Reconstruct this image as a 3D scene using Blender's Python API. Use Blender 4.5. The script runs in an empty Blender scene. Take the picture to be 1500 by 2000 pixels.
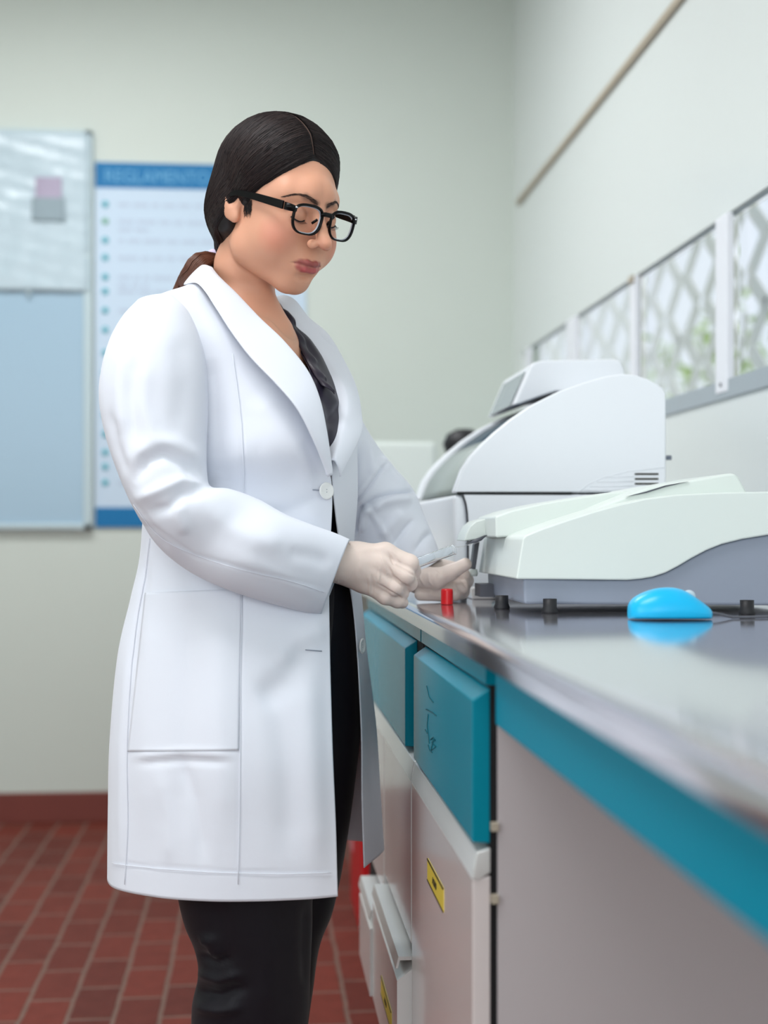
import bpy, bmesh, math, random
import numpy as np
from mathutils import Vector, Matrix
from mathutils.bvhtree import BVHTree
random.seed(7); rng = np.random.default_rng(7)
scene = bpy.context.scene
COL = scene.collection

# ------------------------------------------------------------------ camera
FPX = 2778.0
PSI = math.atan(250 / FPX)
CAMZ = 1.02
RV = np.array([math.cos(PSI), -math.sin(PSI), 0.0])
FV = np.array([math.sin(PSI), math.cos(PSI), 0.0])
cd = bpy.data.cameras.new('camera'); cam = bpy.data.objects.new('camera', cd); COL.objects.link(cam)
cam.location = (0, 0, CAMZ); cam.rotation_euler = (math.pi / 2, 0, -PSI)
cd.sensor_width = 36; cd.lens = 36 * FPX / 2000; cd.shift_y = 0.02
cd.clip_start = 0.05; cd.clip_end = 60
cd.dof.use_dof = True; cd.dof.focus_distance = 1.84; cd.dof.aperture_fstop = 2.9
scene.camera = cam
# ------------------------------------------------------------------ view, world, lights
vs = scene.view_settings
vs.view_transform = 'Standard'; vs.look = 'None'; vs.gamma = 1; vs.use_curve_mapping = False
vs.exposure = 0.36
world = bpy.data.worlds.new('world'); scene.world = world; world.use_nodes = True
wn = world.node_tree; bgn = wn.nodes['Background']
sky = wn.nodes.new('ShaderNodeTexSky'); sky.sky_type = 'HOSEK_WILKIE'; sky.turbidity = 6; sky.ground_albedo = 0.4
sky.sun_direction = (-0.5, -0.4, 0.76)
mixw = wn.nodes.new('ShaderNodeMix'); mixw.data_type = 'RGBA'; mixw.inputs[0].default_value = 0.6
wn.links.new(sky.outputs[0], mixw.inputs[6]); mixw.inputs[7].default_value = (0.92, 0.97, 1.0, 1)
wn.links.new(mixw.outputs[2], bgn.inputs[0]); bgn.inputs[1].default_value = 1.15

def area(name, loc, direction, sx, sy, power, color=(1, 1, 1)):
    l = bpy.data.lights.new(name, 'AREA'); l.shape = 'RECTANGLE'; l.size = sx; l.size_y = sy
    l.energy = power; l.color = color
    o = bpy.data.objects.new(name, l); COL.objects.link(o); o.location = loc
    o.rotation_euler = Vector(direction).to_track_quat('-Z', 'Y').to_euler()
    return o
area('fill_area_left', (-2.45, 0.3, 1.75), (1, 0.30, -0.12), 3.2, 1.5, 38, (0.90, 0.95, 1.0))  # added area light for soft fill; the left wall has no opening
area('fill_area_rear', (-0.6, -2.3, 1.8), (0.05, 1, -0.05), 2.6, 1.4, 33, (0.90, 0.95, 1.0))  # added frontal fill from behind the camera; no window stands there
area('added_ceiling_front', (-0.7, 1.0, 3.02), (0, 0, -1), 1.3, 0.6, 30, (0.97, 0.98, 1.0))  # added lamp below an unseen ceiling fitting
area('added_ceiling_back', (-0.7, 3.6, 3.02), (0, 0, -1), 1.3, 0.6, 34, (0.97, 0.98, 1.0))  # second added lamp, also out of view
#area('daylight_right', (0.90, 2.6, 1.49), (-1, 0, -0.1), 3.6, 0.33, 22, (0.93, 0.98, 1.0))

sun = bpy.data.lights.new('sun', 'SUN'); sun.energy = 1.0; sun.angle = 0.02; sun.color = (1, 0.98, 0.94)
so_ = bpy.data.objects.new('sun', sun); COL.objects.link(so_); so_.rotation_euler = Vector((0.27, 0.05, -1)).to_track_quat('-Z', 'Y').to_euler()
# ------------------------------------------------------------------ helpers
def P(px, py, d):
    r = (px - 750) / FPX * d
    return np.array([RV[0] * r + FV[0] * d, RV[1] * r + FV[1] * d, CAMZ - (py - 1040) / FPX * d])
def PY(px, py, Y):
    k = (px - 750) / FPX
    return P(px, py, Y / (RV[1] * k + FV[1]))
def PX(px, py, X):
    k = (px - 750) / FPX
    return P(px, py, X / (RV[0] * k + FV[0]))
def lin(c):
    return tuple((x / 255 / 12.92) if x / 255 <= 0.04045 else ((x / 255 + 0.055) / 1.055) ** 2.4 for x in c)
MATS = {}
def mat(name, rgb, rough=0.5, metal=0.0, bump=None, spec=0.5, coat=0.0, sheen=0.0, sss=0.0, trans=0.0, vary=0.0, attr=None, ior=1.45):
    """bump = (scale, strength, distance[, stretch xyz])"""
    m = bpy.data.materials.new(name); m.use_nodes = True; nt = m.node_tree; b = nt.nodes['Principled BSDF']
    c = lin(rgb) + (1,)
    b.inputs['Base Color'].default_value = c; b.inputs['Roughness'].default_value = rough
    b.inputs['Metallic'].default_value = metal; b.inputs['Specular IOR Level'].default_value = spec
    b.inputs['Coat Weight'].default_value = coat; b.inputs['Coat Roughness'].default_value = 0.08
    b.inputs['Sheen Weight'].default_value = sheen; b.inputs['IOR'].default_value = ior
    b.inputs['Transmission Weight'].default_value = trans
    if sss:
        b.inputs['Subsurface Weight'].default_value = sss; b.inputs['Subsurface Scale'].default_value = 0.008
        b.inputs['Subsurface Radius'].default_value = (1, 0.45, 0.25)
    tc = nt.nodes.new('ShaderNodeTexCoord')
    src = None
    if attr:
        a = nt.nodes.new('ShaderNodeAttribute'); a.attribute_name = attr; src = a.outputs['Color']
    if vary:
        n = nt.nodes.new('ShaderNodeTexNoise'); n.inputs['Scale'].default_value = 7; n.inputs['Detail'].default_value = 5
        nt.links.new(tc.outputs['Object'], n.inputs['Vector'])
        mr = nt.nodes.new('ShaderNodeMapRange'); mr.inputs['To Min'].default_value = 1 - vary; mr.inputs['To Max'].default_value = 1 + vary * 0.4
        nt.links.new(n.outputs['Fac'], mr.inputs['Value'])
        mx = nt.nodes.new('ShaderNodeVectorMath'); mx.operation = 'MULTIPLY'
        if src: nt.links.new(src, mx.inputs[0])
        else: mx.inputs[0].default_value = c[:3]
        nt.links.new(mr.outputs[0], mx.inputs[1]); src = mx.outputs[0]
    if src: nt.links.new(src, b.inputs['Base Color'])
    if bump:
        mp = nt.nodes.new('ShaderNodeMapping'); nt.links.new(tc.outputs['Object'], mp.inputs['Vector'])
        if len(bump) > 3: mp.inputs['Scale'].default_value = bump[3]
        n = nt.nodes.new('ShaderNodeTexNoise'); n.inputs['Scale'].default_value = bump[0]; n.inputs['Detail'].default_value = 4
        nt.links.new(mp.outputs[0], n.inputs['Vector'])
        bp = nt.nodes.new('ShaderNodeBump'); bp.inputs['Strength'].default_value = bump[1]; bp.inputs['Distance'].default_value = bump[2]
        nt.links.new(n.outputs['Fac'], bp.inputs['Height']); nt.links.new(bp.outputs[0], b.inputs['Normal'])
    MATS[name] = m
    return m

def obj(name, verts, faces, m=None, parent=None, smooth=True, bevel=0, seg=2, angle=40, origin=None, solid=0):
    me = bpy.data.meshes.new(name)
    v = np.asarray(verts, dtype=float)
    if origin is None: origin = np.array([0, 0, 0.0])
    v = v - np.asarray(origin)
    me.from_pydata(v.tolist(), [], [list(map(int, f)) for f in faces]); me.update()
    if m: me.materials.append(m)
    o = bpy.data.objects.new(name, me); COL.objects.link(o); o.location = origin
    if parent is not None:
        o.parent = parent
        o.location = np.asarray(origin) - np.array(parent['_w']) if '_w' in parent else origin
    o['_w'] = [float(x) for x in origin]
    if smooth: me.polygons.foreach_set('use_smooth', [True] * len(me.polygons))
    if solid:
        s = o.modifiers.new('solid', 'SOLIDIFY'); s.thickness = solid; s.offset = 1
    if bevel:
        b = o.modifiers.new('bevel', 'BEVEL'); b.width = bevel; b.segments = seg; b.limit_method = 'ANGLE'; b.angle_limit = math.radians(angle)
        if smooth:
            w = o.modifiers.new('wn', 'WEIGHTED_NORMAL'); w.keep_sharp = True
    elif smooth == 'auto':
        me.set_sharp_from_angle(angle=math.radians(angle))
    return o
class MB:
    """collects shapes of ONE part"""
    def __init__(s): s.v = []; s.f = []
    def add(s, v, f):
        k = len(s.v); s.v += [tuple(map(float, x)) for x in v]; s.f += [[i + k for i in q] for q in f]; return s
    def box(s, a, b):
        x0, y0, z0 = a; x1, y1, z1 = b
        return s.add([(x0,y0,z0),(x1,y0,z0),(x1,y1,z0),(x0,y1,z0),(x0,y0,z1),(x1,y0,z1),(x1,y1,z1),(x0,y1,z1)],
                     [(0,3,2,1),(4,5,6,7),(0,1,5,4),(1,2,6,5),(2,3,7,6),(3,0,4,7)])
    def prism(s, pts, off):
        """closed polygon of 3-D points swept by vector off"""
        n = len(pts); pts = [np.asarray(p, float) for p in pts]; off = np.asarray(off, float)
        nrm = sum(np.cross(pts[i] - pts[0], pts[(i + 1) % n] - pts[0]) for i in range(n))
        if np.dot(nrm, off) < 0: pts = pts[::-1]
        v = pts + [p + off for p in pts]
        f = [list(range(n))[::-1], [n + i for i in range(n)]] + [(i, (i + 1) % n, n + (i + 1) % n, n + i) for i in range(n)]
        return s.add(v, f)
    def tube(s, path, r, seg=10, cap=True):
        path = [np.asarray(p, float) for p in path]; n = len(path)
        rr = r if hasattr(r, '__len__') else [r] * n
        up = None; base = len(s.v); V = []
        for i, p in enumerate(path):
            t = path[min(i + 1, n - 1)] - path[max(i - 1, 0)]; t = t / (np.linalg.norm(t) + 1e-12)
            if up is None:
                up = np.cross(t, [0.3, 0.5, 0.81]); up /= np.linalg.norm(up)
            up = up - t * np.dot(up, t); up /= np.linalg.norm(up); b = np.cross(t, up)
            for k in range(seg):
                a = 2 * math.pi * k / seg; V.append(p + rr[i] * (math.cos(a) * up + math.sin(a) * b))
        F = [(i*seg+k, i*seg+(k+1)%seg, (i+1)*seg+(k+1)%seg, (i+1)*seg+k) for i in range(n-1) for k in range(seg)]
        if cap: F += [list(range(seg))[::-1], [(n-1)*seg+k for k in range(seg)]]
        return s.add(V, F)
    def lathe(s, c, prof, seg=32, axis=(0, 0, 1)):
        """prof: list of (radius, height)"""
        ax = np.asarray(axis, float); ax /= np.linalg.norm(ax)
        u = np.cross(ax, [0.2, 1, 0.1]); u /= np.linalg.norm(u); w = np.cross(ax, u); c = np.asarray(c, float)
        V = [c + ax * h + r * (math.cos(2*math.pi*k/seg) * u + math.sin(2*math.pi*k/seg) * w) for r, h in prof for k in range(seg)]
        n = len(prof)
        F = [(i*seg+k, i*seg+(k+1)%seg, (i+1)*seg+(k+1)%seg, (i+1)*seg+k) for i in range(n-1) for k in range(seg)]
        F += [list(range(seg))[::-1], [(n-1)*seg+k for k in range(seg)]]
        return s.add(V, F)
    def build(s, name, m=None, parent=None, **kw): return obj(name, s.v, s.f, m, parent, **kw)
def empty(name, loc, label=None, cat=None, group=None):
    o = bpy.data.objects.new(name, None); COL.objects.link(o); o.location = loc; o['_w'] = [float(x) for x in loc]
    o.empty_display_size = 0.05
    return tag(o, label, cat, group)
def tag(o, label=None, cat=None, group=None, kind=None):
    if label: o['label'] = label
    if cat: o['category'] = cat
    if group: o['group'] = group
    if kind: o['kind'] = kind
    return o
def text(body, name, size, loc, xdir, ydir, m, parent=None, depth=0.0006, align='LEFT', sx=1.0):
    cu = bpy.data.curves.new(name, 'FONT'); cu.body = body; cu.size = size; cu.extrude = depth; cu.align_x = align; cu.align_y = 'BOTTOM'
    tmp = bpy.data.objects.new(name, cu); COL.objects.link(tmp)
    dg = bpy.context.evaluated_depsgraph_get(); me = bpy.data.meshes.new_from_object(tmp.evaluated_get(dg))
    bpy.data.objects.remove(tmp)
    x = Vector(xdir).normalized(); y = Vector(ydir).normalized(); z = x.cross(y)
    M = Matrix((x * sx, y, z)).transposed()
    for v in me.vertices: v.co = M @ v.co + Vector(loc)
    me.materials.clear(); me.materials.append(m)
    o = bpy.data.objects.new(name, me); COL.objects.link(o)
    if parent is not None:
        o.parent = parent; o.location = -Vector(parent['_w'])
    return o

# ------------------------------------------------------------------ materials
M_wall = mat('wall_paint', (206, 214, 206), 0.6, bump=(60, 0.15, 0.002), vary=0.02)
M_wallr = mat('wall_paint_right', (226, 232, 230), 0.25, bump=(30, 0.1, 0.002))
M_ceil = mat('ceiling_paint', (228, 228, 222), 0.8)
M_white = mat('white_plastic', (234, 238, 243), 0.32, spec=0.4)
M_cream = mat('cream_plastic', (214, 222, 217), 0.35, spec=0.4)
M_grey = mat('grey_plastic', (138, 146, 160), 0.4, spec=0.4)
M_dgrey = mat('dark_grey_plastic', (84, 86, 94), 0.4)
M_black = mat('black_rubber', (22, 22, 26), 0.5)
M_lid = mat('smoked_lid', (158, 168, 165), 0.5, spec=0.3)
M_glassd = mat('dark_glass', (26, 56, 76), 0.4, spec=0.2)
M_screen = mat('display_glass', (140, 152, 160), 0.15)
M_teal = mat('teal_laminate', (0, 128, 150), 0.26, spec=0.14, coat=0.03, bump=(3, 0.1, 0.004))
M_rail = mat('teal_rail', (0, 134, 160), 0.5, spec=0.1)
M_teald = mat('teal_laminate_edge', (0, 92, 108), 0.3)
M_lam = mat('beige_laminate', (212, 204, 202), 0.2, coat=0.35)
M_lamw = mat('white_laminate', (216, 214, 212), 0.22, coat=0.3)
M_side = mat('grey_beige_panel', (192, 185, 186), 0.5)
M_alu = mat('brushed_aluminium', (222, 224, 222), 0.36, 0.45, bump=(90, 0.1, 0.001, (1, 0.05, 1)))
M_steel = mat('stainless_steel', (206, 204, 210), 0.10, 0.9, bump=(4, 0.02, 0.01))
M_red = mat('red_plastic', (214, 30, 36), 0.3)
M_redbin = mat('red_bin_plastic', (200, 26, 34), 0.35)
M_blue = mat('cyan_plastic', (0, 176, 226), 0.33)
M_poster = mat('poster_paper', (198, 216, 232), 0.6)
M_pblue = mat('poster_blue', (0, 112, 168), 0.6)
M_ptext = mat('poster_grey_ink', (186, 200, 217), 0.5)
M_pwhite = mat('poster_header_ink', (96, 166, 206), 0.5)
M_pdot = mat('poster_teal_dot', (70, 176, 190), 0.5)
M_pgreen = mat('poster_green_dot', (120, 180, 150), 0.5)
M_yellow = mat('yellow_label', (214, 188, 70), 0.5)
M_ink = mat('dark_ink', (60, 50, 20), 0.6)
M_glass = mat('clear_glass', (250, 252, 255), 0.02, trans=1.0, ior=1.12)
M_shadowgap = mat('black_gap', (14, 14, 16), 0.8)

def brick_floor():
    m = bpy.data.materials.new('red_brick_tile'); m.use_nodes = True; nt = m.node_tree; b = nt.nodes['Principled BSDF']
    tc = nt.nodes.new('ShaderNodeTexCoord'); mp = nt.nodes.new('ShaderNodeMapping'); mp.inputs['Rotation'].default_value = (0, 0, math.pi / 2)
    nt.links.new(tc.outputs['Object'], mp.inputs['Vector'])
    # slight wobble of the joints
    wn_ = nt.nodes.new('ShaderNodeTexNoise'); wn_.inputs['Scale'].default_value = 9
    nt.links.new(tc.outputs['Object'], wn_.inputs['Vector'])
    sc = nt.nodes.new('ShaderNodeVectorMath'); sc.operation = 'MULTIPLY_ADD'; sc.inputs[1].default_value = (0.008, 0.008, 0.0)
    nt.links.new(wn_.outputs['Color'], sc.inputs[0]); nt.links.new(mp.outputs[0], sc.inputs[2])
    br = nt.nodes.new('ShaderNodeTexBrick'); br.offset = 0.37; br.inputs['Scale'].default_value = 1.0
    br.inputs['Brick Width'].default_value = 0.21; br.inputs['Row Height'].default_value = 0.098
    br.inputs['Mortar Size'].default_value = 0.006; br.inputs['Mortar Smooth'].default_value = 0.5
    br.inputs['Color1'].default_value = lin((122, 58, 48)) + (1,); br.inputs['Color2'].default_value = lin((98, 50, 43)) + (1,)
    br.inputs['Mortar'].default_value = lin((124, 100, 90)) + (1,)
    nt.links.new(sc.outputs[0], br.inputs['Vector'])
    n2 = nt.nodes.new('ShaderNodeTexNoise'); n2.inputs['Scale'].default_value = 22; n2.inputs['Detail'].default_value = 6
    nt.links.new(tc.outputs['Object'], n2.inputs['Vector'])
    mr = nt.nodes.new('ShaderNodeMapRange'); mr.inputs['To Min'].default_value = 0.72; mr.inputs['To Max'].default_value = 1.2
    nt.links.new(n2.outputs['Fac'], mr.inputs['Value'])
    mx = nt.nodes.new('ShaderNodeVectorMath'); mx.operation = 'MULTIPLY'
    nt.links.new(br.outputs['Color'], mx.inputs[0]); nt.links.new(mr.outputs[0], mx.inputs[1]); nt.links.new(mx.outputs[0], b.inputs['Base Color'])
    b.inputs['Roughness'].default_value = 0.62; b.inputs['Specular IOR Level'].default_value = 0.12
    bp = nt.nodes.new('ShaderNodeBump'); bp.inputs['Strength'].default_value = 0.5; bp.inputs['Distance'].default_value = 0.004; bp.invert = True
    nt.links.new(br.outputs['Fac'], bp.inputs['Height']); nt.links.new(bp.outputs[0], b.inputs['Normal'])
    return m
M_brick = brick_floor()

# ------------------------------------------------------------------ room
XW, YB, XL, YR, ZC = 0.93, 5.10, -2.6, -2.6, 3.1
WZ0, WZ1 = 1.286, 1.652       # window band
S = dict(kind='structure')
tag(MB().box((XL - .1, YR - .1, -0.1), (XW + .1, YB + .1, 0)).build('floor', M_brick, smooth=False), **S)
tag(MB().box((XL - .1, YR - .1, ZC), (XW + .1, YB + .1, ZC + .1)).build('ceiling', M_ceil, smooth=False), **S)
tag(MB().box((XL - .1, YB, 0), (XW + .1, YB + .1, ZC)).build('wall_back', M_wall, smooth=False), **S)
tag(MB().box((XL - .1, YR - .1, 0), (XW + .1, YR, ZC)).build('wall_front', M_wall, smooth=False), **S)
tag(MB().box((XL - .1, YR, 0), (XL, YB, ZC)).build('wall_left', M_wall, smooth=False), **S)
w = MB().box((XW, YR, 0), (XW + .014, YB, WZ0)).box((XW, YR, WZ1), (XW + .014, YB, ZC)).box((XW, 4.93, WZ0), (XW + .014, YB, WZ1)).box((XW, YR, WZ0), (XW + .014, 0.6, WZ1))
tag(w.build('wall_right', M_wallr, smooth=False), **S)
M_base = mat('red_brick_baseboard', (120, 60, 52), 0.45, vary=0.15)
tag(MB().box((XL, YB - .02, 0), (XW, YB, 0.105)).build('baseboard_back', M_base, bevel=.004, smooth=False), **S)
M_beige = mat('beige_trim', (176, 166, 148), 0.6)
za = CAMZ + 1.262 * XW
tag(MB().box((XW - .012, 0.4, za - .016), (XW, 4.98, za + .004)).build('trim_1', M_beige, bevel=.003), **S)
# window band of the right wall: frame, mullions, panes
M_sill = mat('grey_window_sill', (168, 178, 184), 0.4)
M_mull = mat('white_aluminium_mullion', (238, 240, 246), 0.35)
wf = empty('window_1', (XW, 2.7, WZ0)); tag(wf, kind='structure')
MB().box((XW - .006, .6, WZ0), (XW + .014, 4.93, WZ0 + .036)).build('window_sill', M_sill, wf, smooth=False)
MB().box((XW + .01, .6, WZ1 - .006), (XW + .014, 4.93, WZ1)).build('window_frame', M_sill, wf, smooth=False)
for yc in (0.72, 1.40, 2.08, 2.76, 3.43, 4.12, 4.80):
    wd = {2.76: .036, 3.43: .024, 4.12: .06}.get(yc, .03)
    MB().box((XW - .008, yc - wd, WZ0 + (.012 if wd > .035 else .03)), (XW + .006, yc + wd, WZ1 - .002)).build('mullion', M_mull, wf, smooth=False, bevel=.002)
    if abs(yc - 2.76) < .01:
        MB().lathe((XW - .0085, yc + .0, WZ0 + .028), [(.004, 0), (.004, .002)], 12, (-1, 0, 0)).build('mullion_screw', M_dgrey, wf)
    if abs(yc - 3.43) < .01:
        MB().box((XW - .014, yc - .02, WZ1 - .018), (XW + .01, yc + .02, WZ1 - .002)).build('latch', M_beige, wf, smooth=False)
ys = [0.6, .72, 1.40, 2.08, 2.76, 3.43, 4.12, 4.80, 4.93]
for a, b in zip(ys[1:-2], ys[2:-1]):
    MB().box((XW + .018, a + .03, WZ0 + .036), (XW + .022, b - .03, WZ1 - .008)).build('window_pane', M_glass, wf, smooth=False)
# pierced screen outside
M_lat = mat('cast_grey_screen', (226, 228, 224), 0.6)
lat = MB(); XS = XW + .60; cw, chh = .22, .11
nb = [0]
def bar(y0, z0, y1, z1, t=.011):
    nb[0] += 1; XS = XW + .60 + .0009 * (nb[0] % 5)
    dy, dz = y1 - y0, z1 - z0; L = math.hypot(dy, dz); ny, nz = -dz / L * t, dy / L * t
    lat.prism([(XS, y0 + ny, z0 + nz), (XS, y1 + ny, z1 + nz), (XS, y1 - ny, z1 - nz), (XS, y0 - ny, z0 - nz)], (.006, 0, 0))
for iy in range(44):
    yy = .5 + iy * cw
    for k in range(18):
        zz = 1.05 + k * chh; s = 1 if (k + iy) % 2 else -1
        bar(yy - s * .075, zz, yy + s * .075, zz + chh, .029)
        if iy % 2 == 0 and k % 2 == 0: bar(yy + .06, zz + .002, yy + cw - .06, zz + .002, .018)
        if iy % 2 == 1 and k % 4 == 1: bar(yy + .11, zz, yy + .11, zz + chh, .012)
tag(lat.build('pierced_screen', M_lat, smooth=False), 'pale grey pierced lattice screen standing outside the window band', 'screen')
M_leaf = mat('hedge_leaf', (150, 178, 96), 0.7)
hv, hf = [], []
for i in range(3600):
    c = np.array([3.4 + random.random() * .7, random.uniform(.2, 13), random.uniform(0.4, 1.75 + .25 * math.sin(i * 1.7))])
    if i % 3 == 0: c[2] = random.uniform(1.8, 2.75); c[1] = 1.2 * round(c[1] / 1.2) + random.gauss(0, .22)
    a = rng.normal(size=3); a /= np.linalg.norm(a); b = np.cross(a, rng.normal(size=3)); b /= np.linalg.norm(b); s = random.uniform(.04, .09); k = len(hv)
    hv += [c - a * s, c + b * s * .5, c + a * s, c - b * s * .5]; hf.append((k, k + 1, k + 2, k + 3))
tag(obj('hedge', hv, hf, M_leaf, smooth=False), 'blurred green hedge beyond the pierced screen outside', 'hedge', kind='stuff')
M_ground = mat('outside_paving', (190, 190, 180), 0.8)
tag(MB().box((XW + .014, -3, -.1), (12, 14, -.02)).build('trim_2', M_ground, smooth=False), **S)

# ------------------------------------------------------------------ notice boards on the back wall
def rectY(mb, x0, z0, x1, z1, y0, y1): return mb.box((x0, y0, z0), (x1, y1, z1))
M_board = mat('glossy_board', (160, 188, 206), 0.25)
M_bframe = mat('board_frame', (186, 204, 208), 0.35)
M_film = mat('crinkled_film_sheet', (186, 204, 212), 0.22, bump=(9, 0.35, 0.02))
a = PY(0, 250, YB - .03); b = PY(180, 1034, YB - .03)
bd = empty('notice_board', (b[0] - .45, YB - .01, b[2]), 'large glossy pale blue wall board left of the blue-headed poster', 'notice board')
rectY(MB(), b[0] - .95, b[2], b[0], a[2], YB - .02, YB - .001).build('backing', M_board, bd, smooth=False)
fr = MB(); zt, zb, xr, xl = a[2], b[2], b[0], b[0] - .95
for q in ((xr - .03, zb, xr, zt), (xl, zb, xl + .03, zt), (xl, zb, xr, zb + .02), (xl, zt - .02, xr, zt)): rectY(fr, *q, YB - .03, YB - .015)
fr.build('frame', M_bframe, bd, smooth=False, bevel=.003)
sh = PY(170, 570, YB - .025)
N = 40; v = []; f = []
for j in range(N):
    for i in range(N):
        x = xl + .02 + (xr - xl - .03) * i / (N - 1); z = sh[2] + (zt - .01 - sh[2]) * j / (N - 1)
        y = YB - .032 - .003 * (math.sin(i * 1.1 + j * .7) * math.sin(j * .9 - i * .5) + .5 * math.sin(i * .45 + 2 * math.sin(j * .4)))
        v.append((x, y, z))
for j in range(N - 1):
    for i in range(N - 1): k = j * N + i; f.append((k, k + 1, k + N + 1, k + N))
film = obj('plastic_cover_sheet', v, f, M_film, bd, solid=.0008); film['label'] = 'crinkled clear plastic sheet over upper half'
M_pinkp = mat('faded_print_pink', (172, 162, 184), 0.5, vary=.3); M_greyp = mat('faded_print_grey', (142, 160, 168), 0.5, vary=.35)
q0 = PY(62, 345, YB - .045); q1 = PY(126, 430, YB - .045); qm = PY(62, 385, YB - .045)
pic = MB(); rectY(pic, q0[0], q1[2], q1[0], qm[2], YB - .044, YB - .043)
pp = pic.build('printed_picture', M_greyp, bd, smooth=False)
pic = MB(); rectY(pic, q0[0] + .012, qm[2], q1[0] - .01, q0[2], YB - .044, YB - .043); pic.build('printed_picture', M_pinkp, bd, smooth=False)
MB().lathe(PY(57, 574, YB - .02) * [1, 0, 1] + [0, YB - .035, 0], [(.008, 0), (.008, .004)], 14, (0, -1, 0)).build('pin', M_bframe, bd)

pa = PY(186, 316, YB - .01); pb = PY(598, 1030, YB - .01)
po = empty('wall_poster', ((pa[0] + pb[0]) / 2, YB - .004, pb[2]), 'tall pale poster of bulleted rules with blue header behind the woman', 'poster')
rectY(MB(), pa[0], pb[2], pb[0], pa[2], YB - .008, YB - .002).build('sheet', M_poster, po, smooth=False)
h0 = PY(186, 367, YB)[2]; h1 = PY(186, 991, YB)[2]
rectY(MB(), pa[0], h0, pb[0], pa[2], YB - .010, YB - .008).build('header_band', M_pblue, po, smooth=False)
rectY(MB(), pa[0], pb[2], pb[0], h1, YB - .010, YB - .008).build('footer_band', M_pblue, po, smooth=False)
tl = PY(204, 363, YB)
text('REGLAMENTO', 'header_lettering', .062, (tl[0], YB - .0105, tl[2]), (1, 0, 0), (0, 0, 1), M_pwhite, po, sx=.92)
text('DE', 'header_lettering', .062, (tl[0] + .47, YB - .0105, tl[2]), (1, 0, 0), (0, 0, 1), M_pwhite, po, sx=.92)
for k, y in enumerate((400, 433, 470, 504, 542, 570, 607, 645, 690, 730, 770, 810, 848, 884, 912, 943)):
    c = PY(206, y, YB)
    MB().lathe((c[0], YB - .008, c[2]), [(.0115, 0), (.0115, .0015)], 16, (0, -1, 0)).build('bullet', M_pdot if k != 1 else M_pgreen, po)
    x = c[0] + .045
    for row in range(1 + (k % 3 == 1)):
        lines = MB(); x = c[0] + .045; end = pb[0] - .05 if row == 0 else c[0] + .15
        if k % 3 == 1: end0 = end
        while x < end:
            wl = random.uniform(.02, .07); z = c[2] - row * .028
            rectY(lines, x, z - .007, min(x + wl, end), z + .007, YB - .0092, YB - .008); x += wl + .012
        lines.build('text_line', M_ptext, po, smooth=False)

# ------------------------------------------------------------------ worktop and cabinets
ZT = 0.92; XE = 0.21
N = 8; prof = [(XE + .006, ZT)]
prof = [(XW, ZT), (XE + .012, ZT)] + [(XE + .012 - .012 * math.sin(a), ZT - .012 + .012 * math.cos(a)) for a in np.linspace(0.2, math.pi / 2, 7)] + [(XE, .896), (XE + .02, .896), (XE + .02, .900), (XW, .900)]
wt = MB().prism([(x, 0.15, z) for x, z in prof], (0, 4.9, 0))
tag(wt.build('worktop', M_steel, smooth='auto', angle=50, origin=(.55, 2.5, .9)), 'long stainless steel worktop running along the right wall', 'worktop')
# knee-space rail nearer the camera
kr = tag(MB().box((.228, .15, .836), (.246, 1.345, .898)).build('apron_rail', M_rail, bevel=.002, origin=(.237, .8, .836)), 'teal rail under the worktop edge over the open knee space', 'rail')
tag(MB().box((.40, .15, 0), (.42, .17, .9)).box((.40, .15, .0), (.44, .20, .9)).build('table_leg', M_side, origin=(.42, .17, 0), smooth=False), 'grey square leg holding up the near end of the worktop', 'leg')

def front_panel(name, y0, y1, z0, z1, x0, x1, m, parent, bev=.012, medge=None):
    """raised front with mitred rim: face inset from the carcass plane"""
    v = [(x1, y0, z0), (x1, y1, z0), (x1, y1, z1), (x1, y0, z1),
         (x0, y0 + .0015, z0 + .001), (x0, y1 - .0015, z0 + .001), (x0, y1 - .0015, z1 - bev), (x0, y0 + .0015, z1 - bev)]
    f = [(0, 1, 2, 3), (4, 7, 6, 5), (0, 4, 5, 1), (1, 5, 6, 2), (2, 6, 7, 3), (3, 7, 4, 0)]
    o = obj(name, v, f, m, parent, bevel=.0015, seg=2, angle=20)
    return o
def pull_rail(y0, y1, z, x0, x1, m, parent):
    """slanting metal finger pull along the top of a front"""
    pts = [(x1, y0, z + .030), (x0 + .004, y0, z + .026), (x0 - .001, y0, z), (x0 + .006, y0, z - .001), (x1, y0, z + .006)]
    return MB().prism(pts, (0, y1 - y0, 0)).build('finger_pull', m, parent, bevel=.001, seg=1)
def cabinet(y0, y1, label, dy0, dy1, door_x, lip_z, low_x, zbot, tagname=None, seam=True):
    c = empty('base_cabinet', (.55, (y0 + y1) / 2, 0), label, 'cabinet')
    MB().box((.2335, y0, zbot), (.90, y1, .896)).build('carcass', M_side, c, smooth=False)
    MB().box((.2262, y0 + .005, zbot + .01), (.2335, y1 - .002, .872)).build('gap_filler', M_shadowgap, c, smooth=False)  # black filler put in for the shade of the gap behind the fronts
    MB().box((.222, y0 + .004, .872), (.2335, y1 - .004, .896)).build('top_rail', M_teal, c, smooth=False)
    MB().box((.30, y0 + .004, 0), (.90, y1 - .004, zbot)).build('plinth', M_base, c, smooth=False)
    front_panel('drawer', dy0, dy1, .718, .869, .209, .2265, M_teal, c)
    pull_rail(y0 + .002, y1 - .002, .684, .209, .2265, M_alu, c)
    return c
c1 = cabinet(1.362, 1.908, 'beige base cabinet with teal drawer nearest the camera, beside the open knee space', 1.366, 1.884, .209, None, .209, .05)
c2 = cabinet(1.912, 2.84, 'double base cabinet with wide teal drawer and projecting lower fronts, half hidden behind the coat', 1.99, 2.83, .209, .44, .19, .26)
c3 = c2
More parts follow.
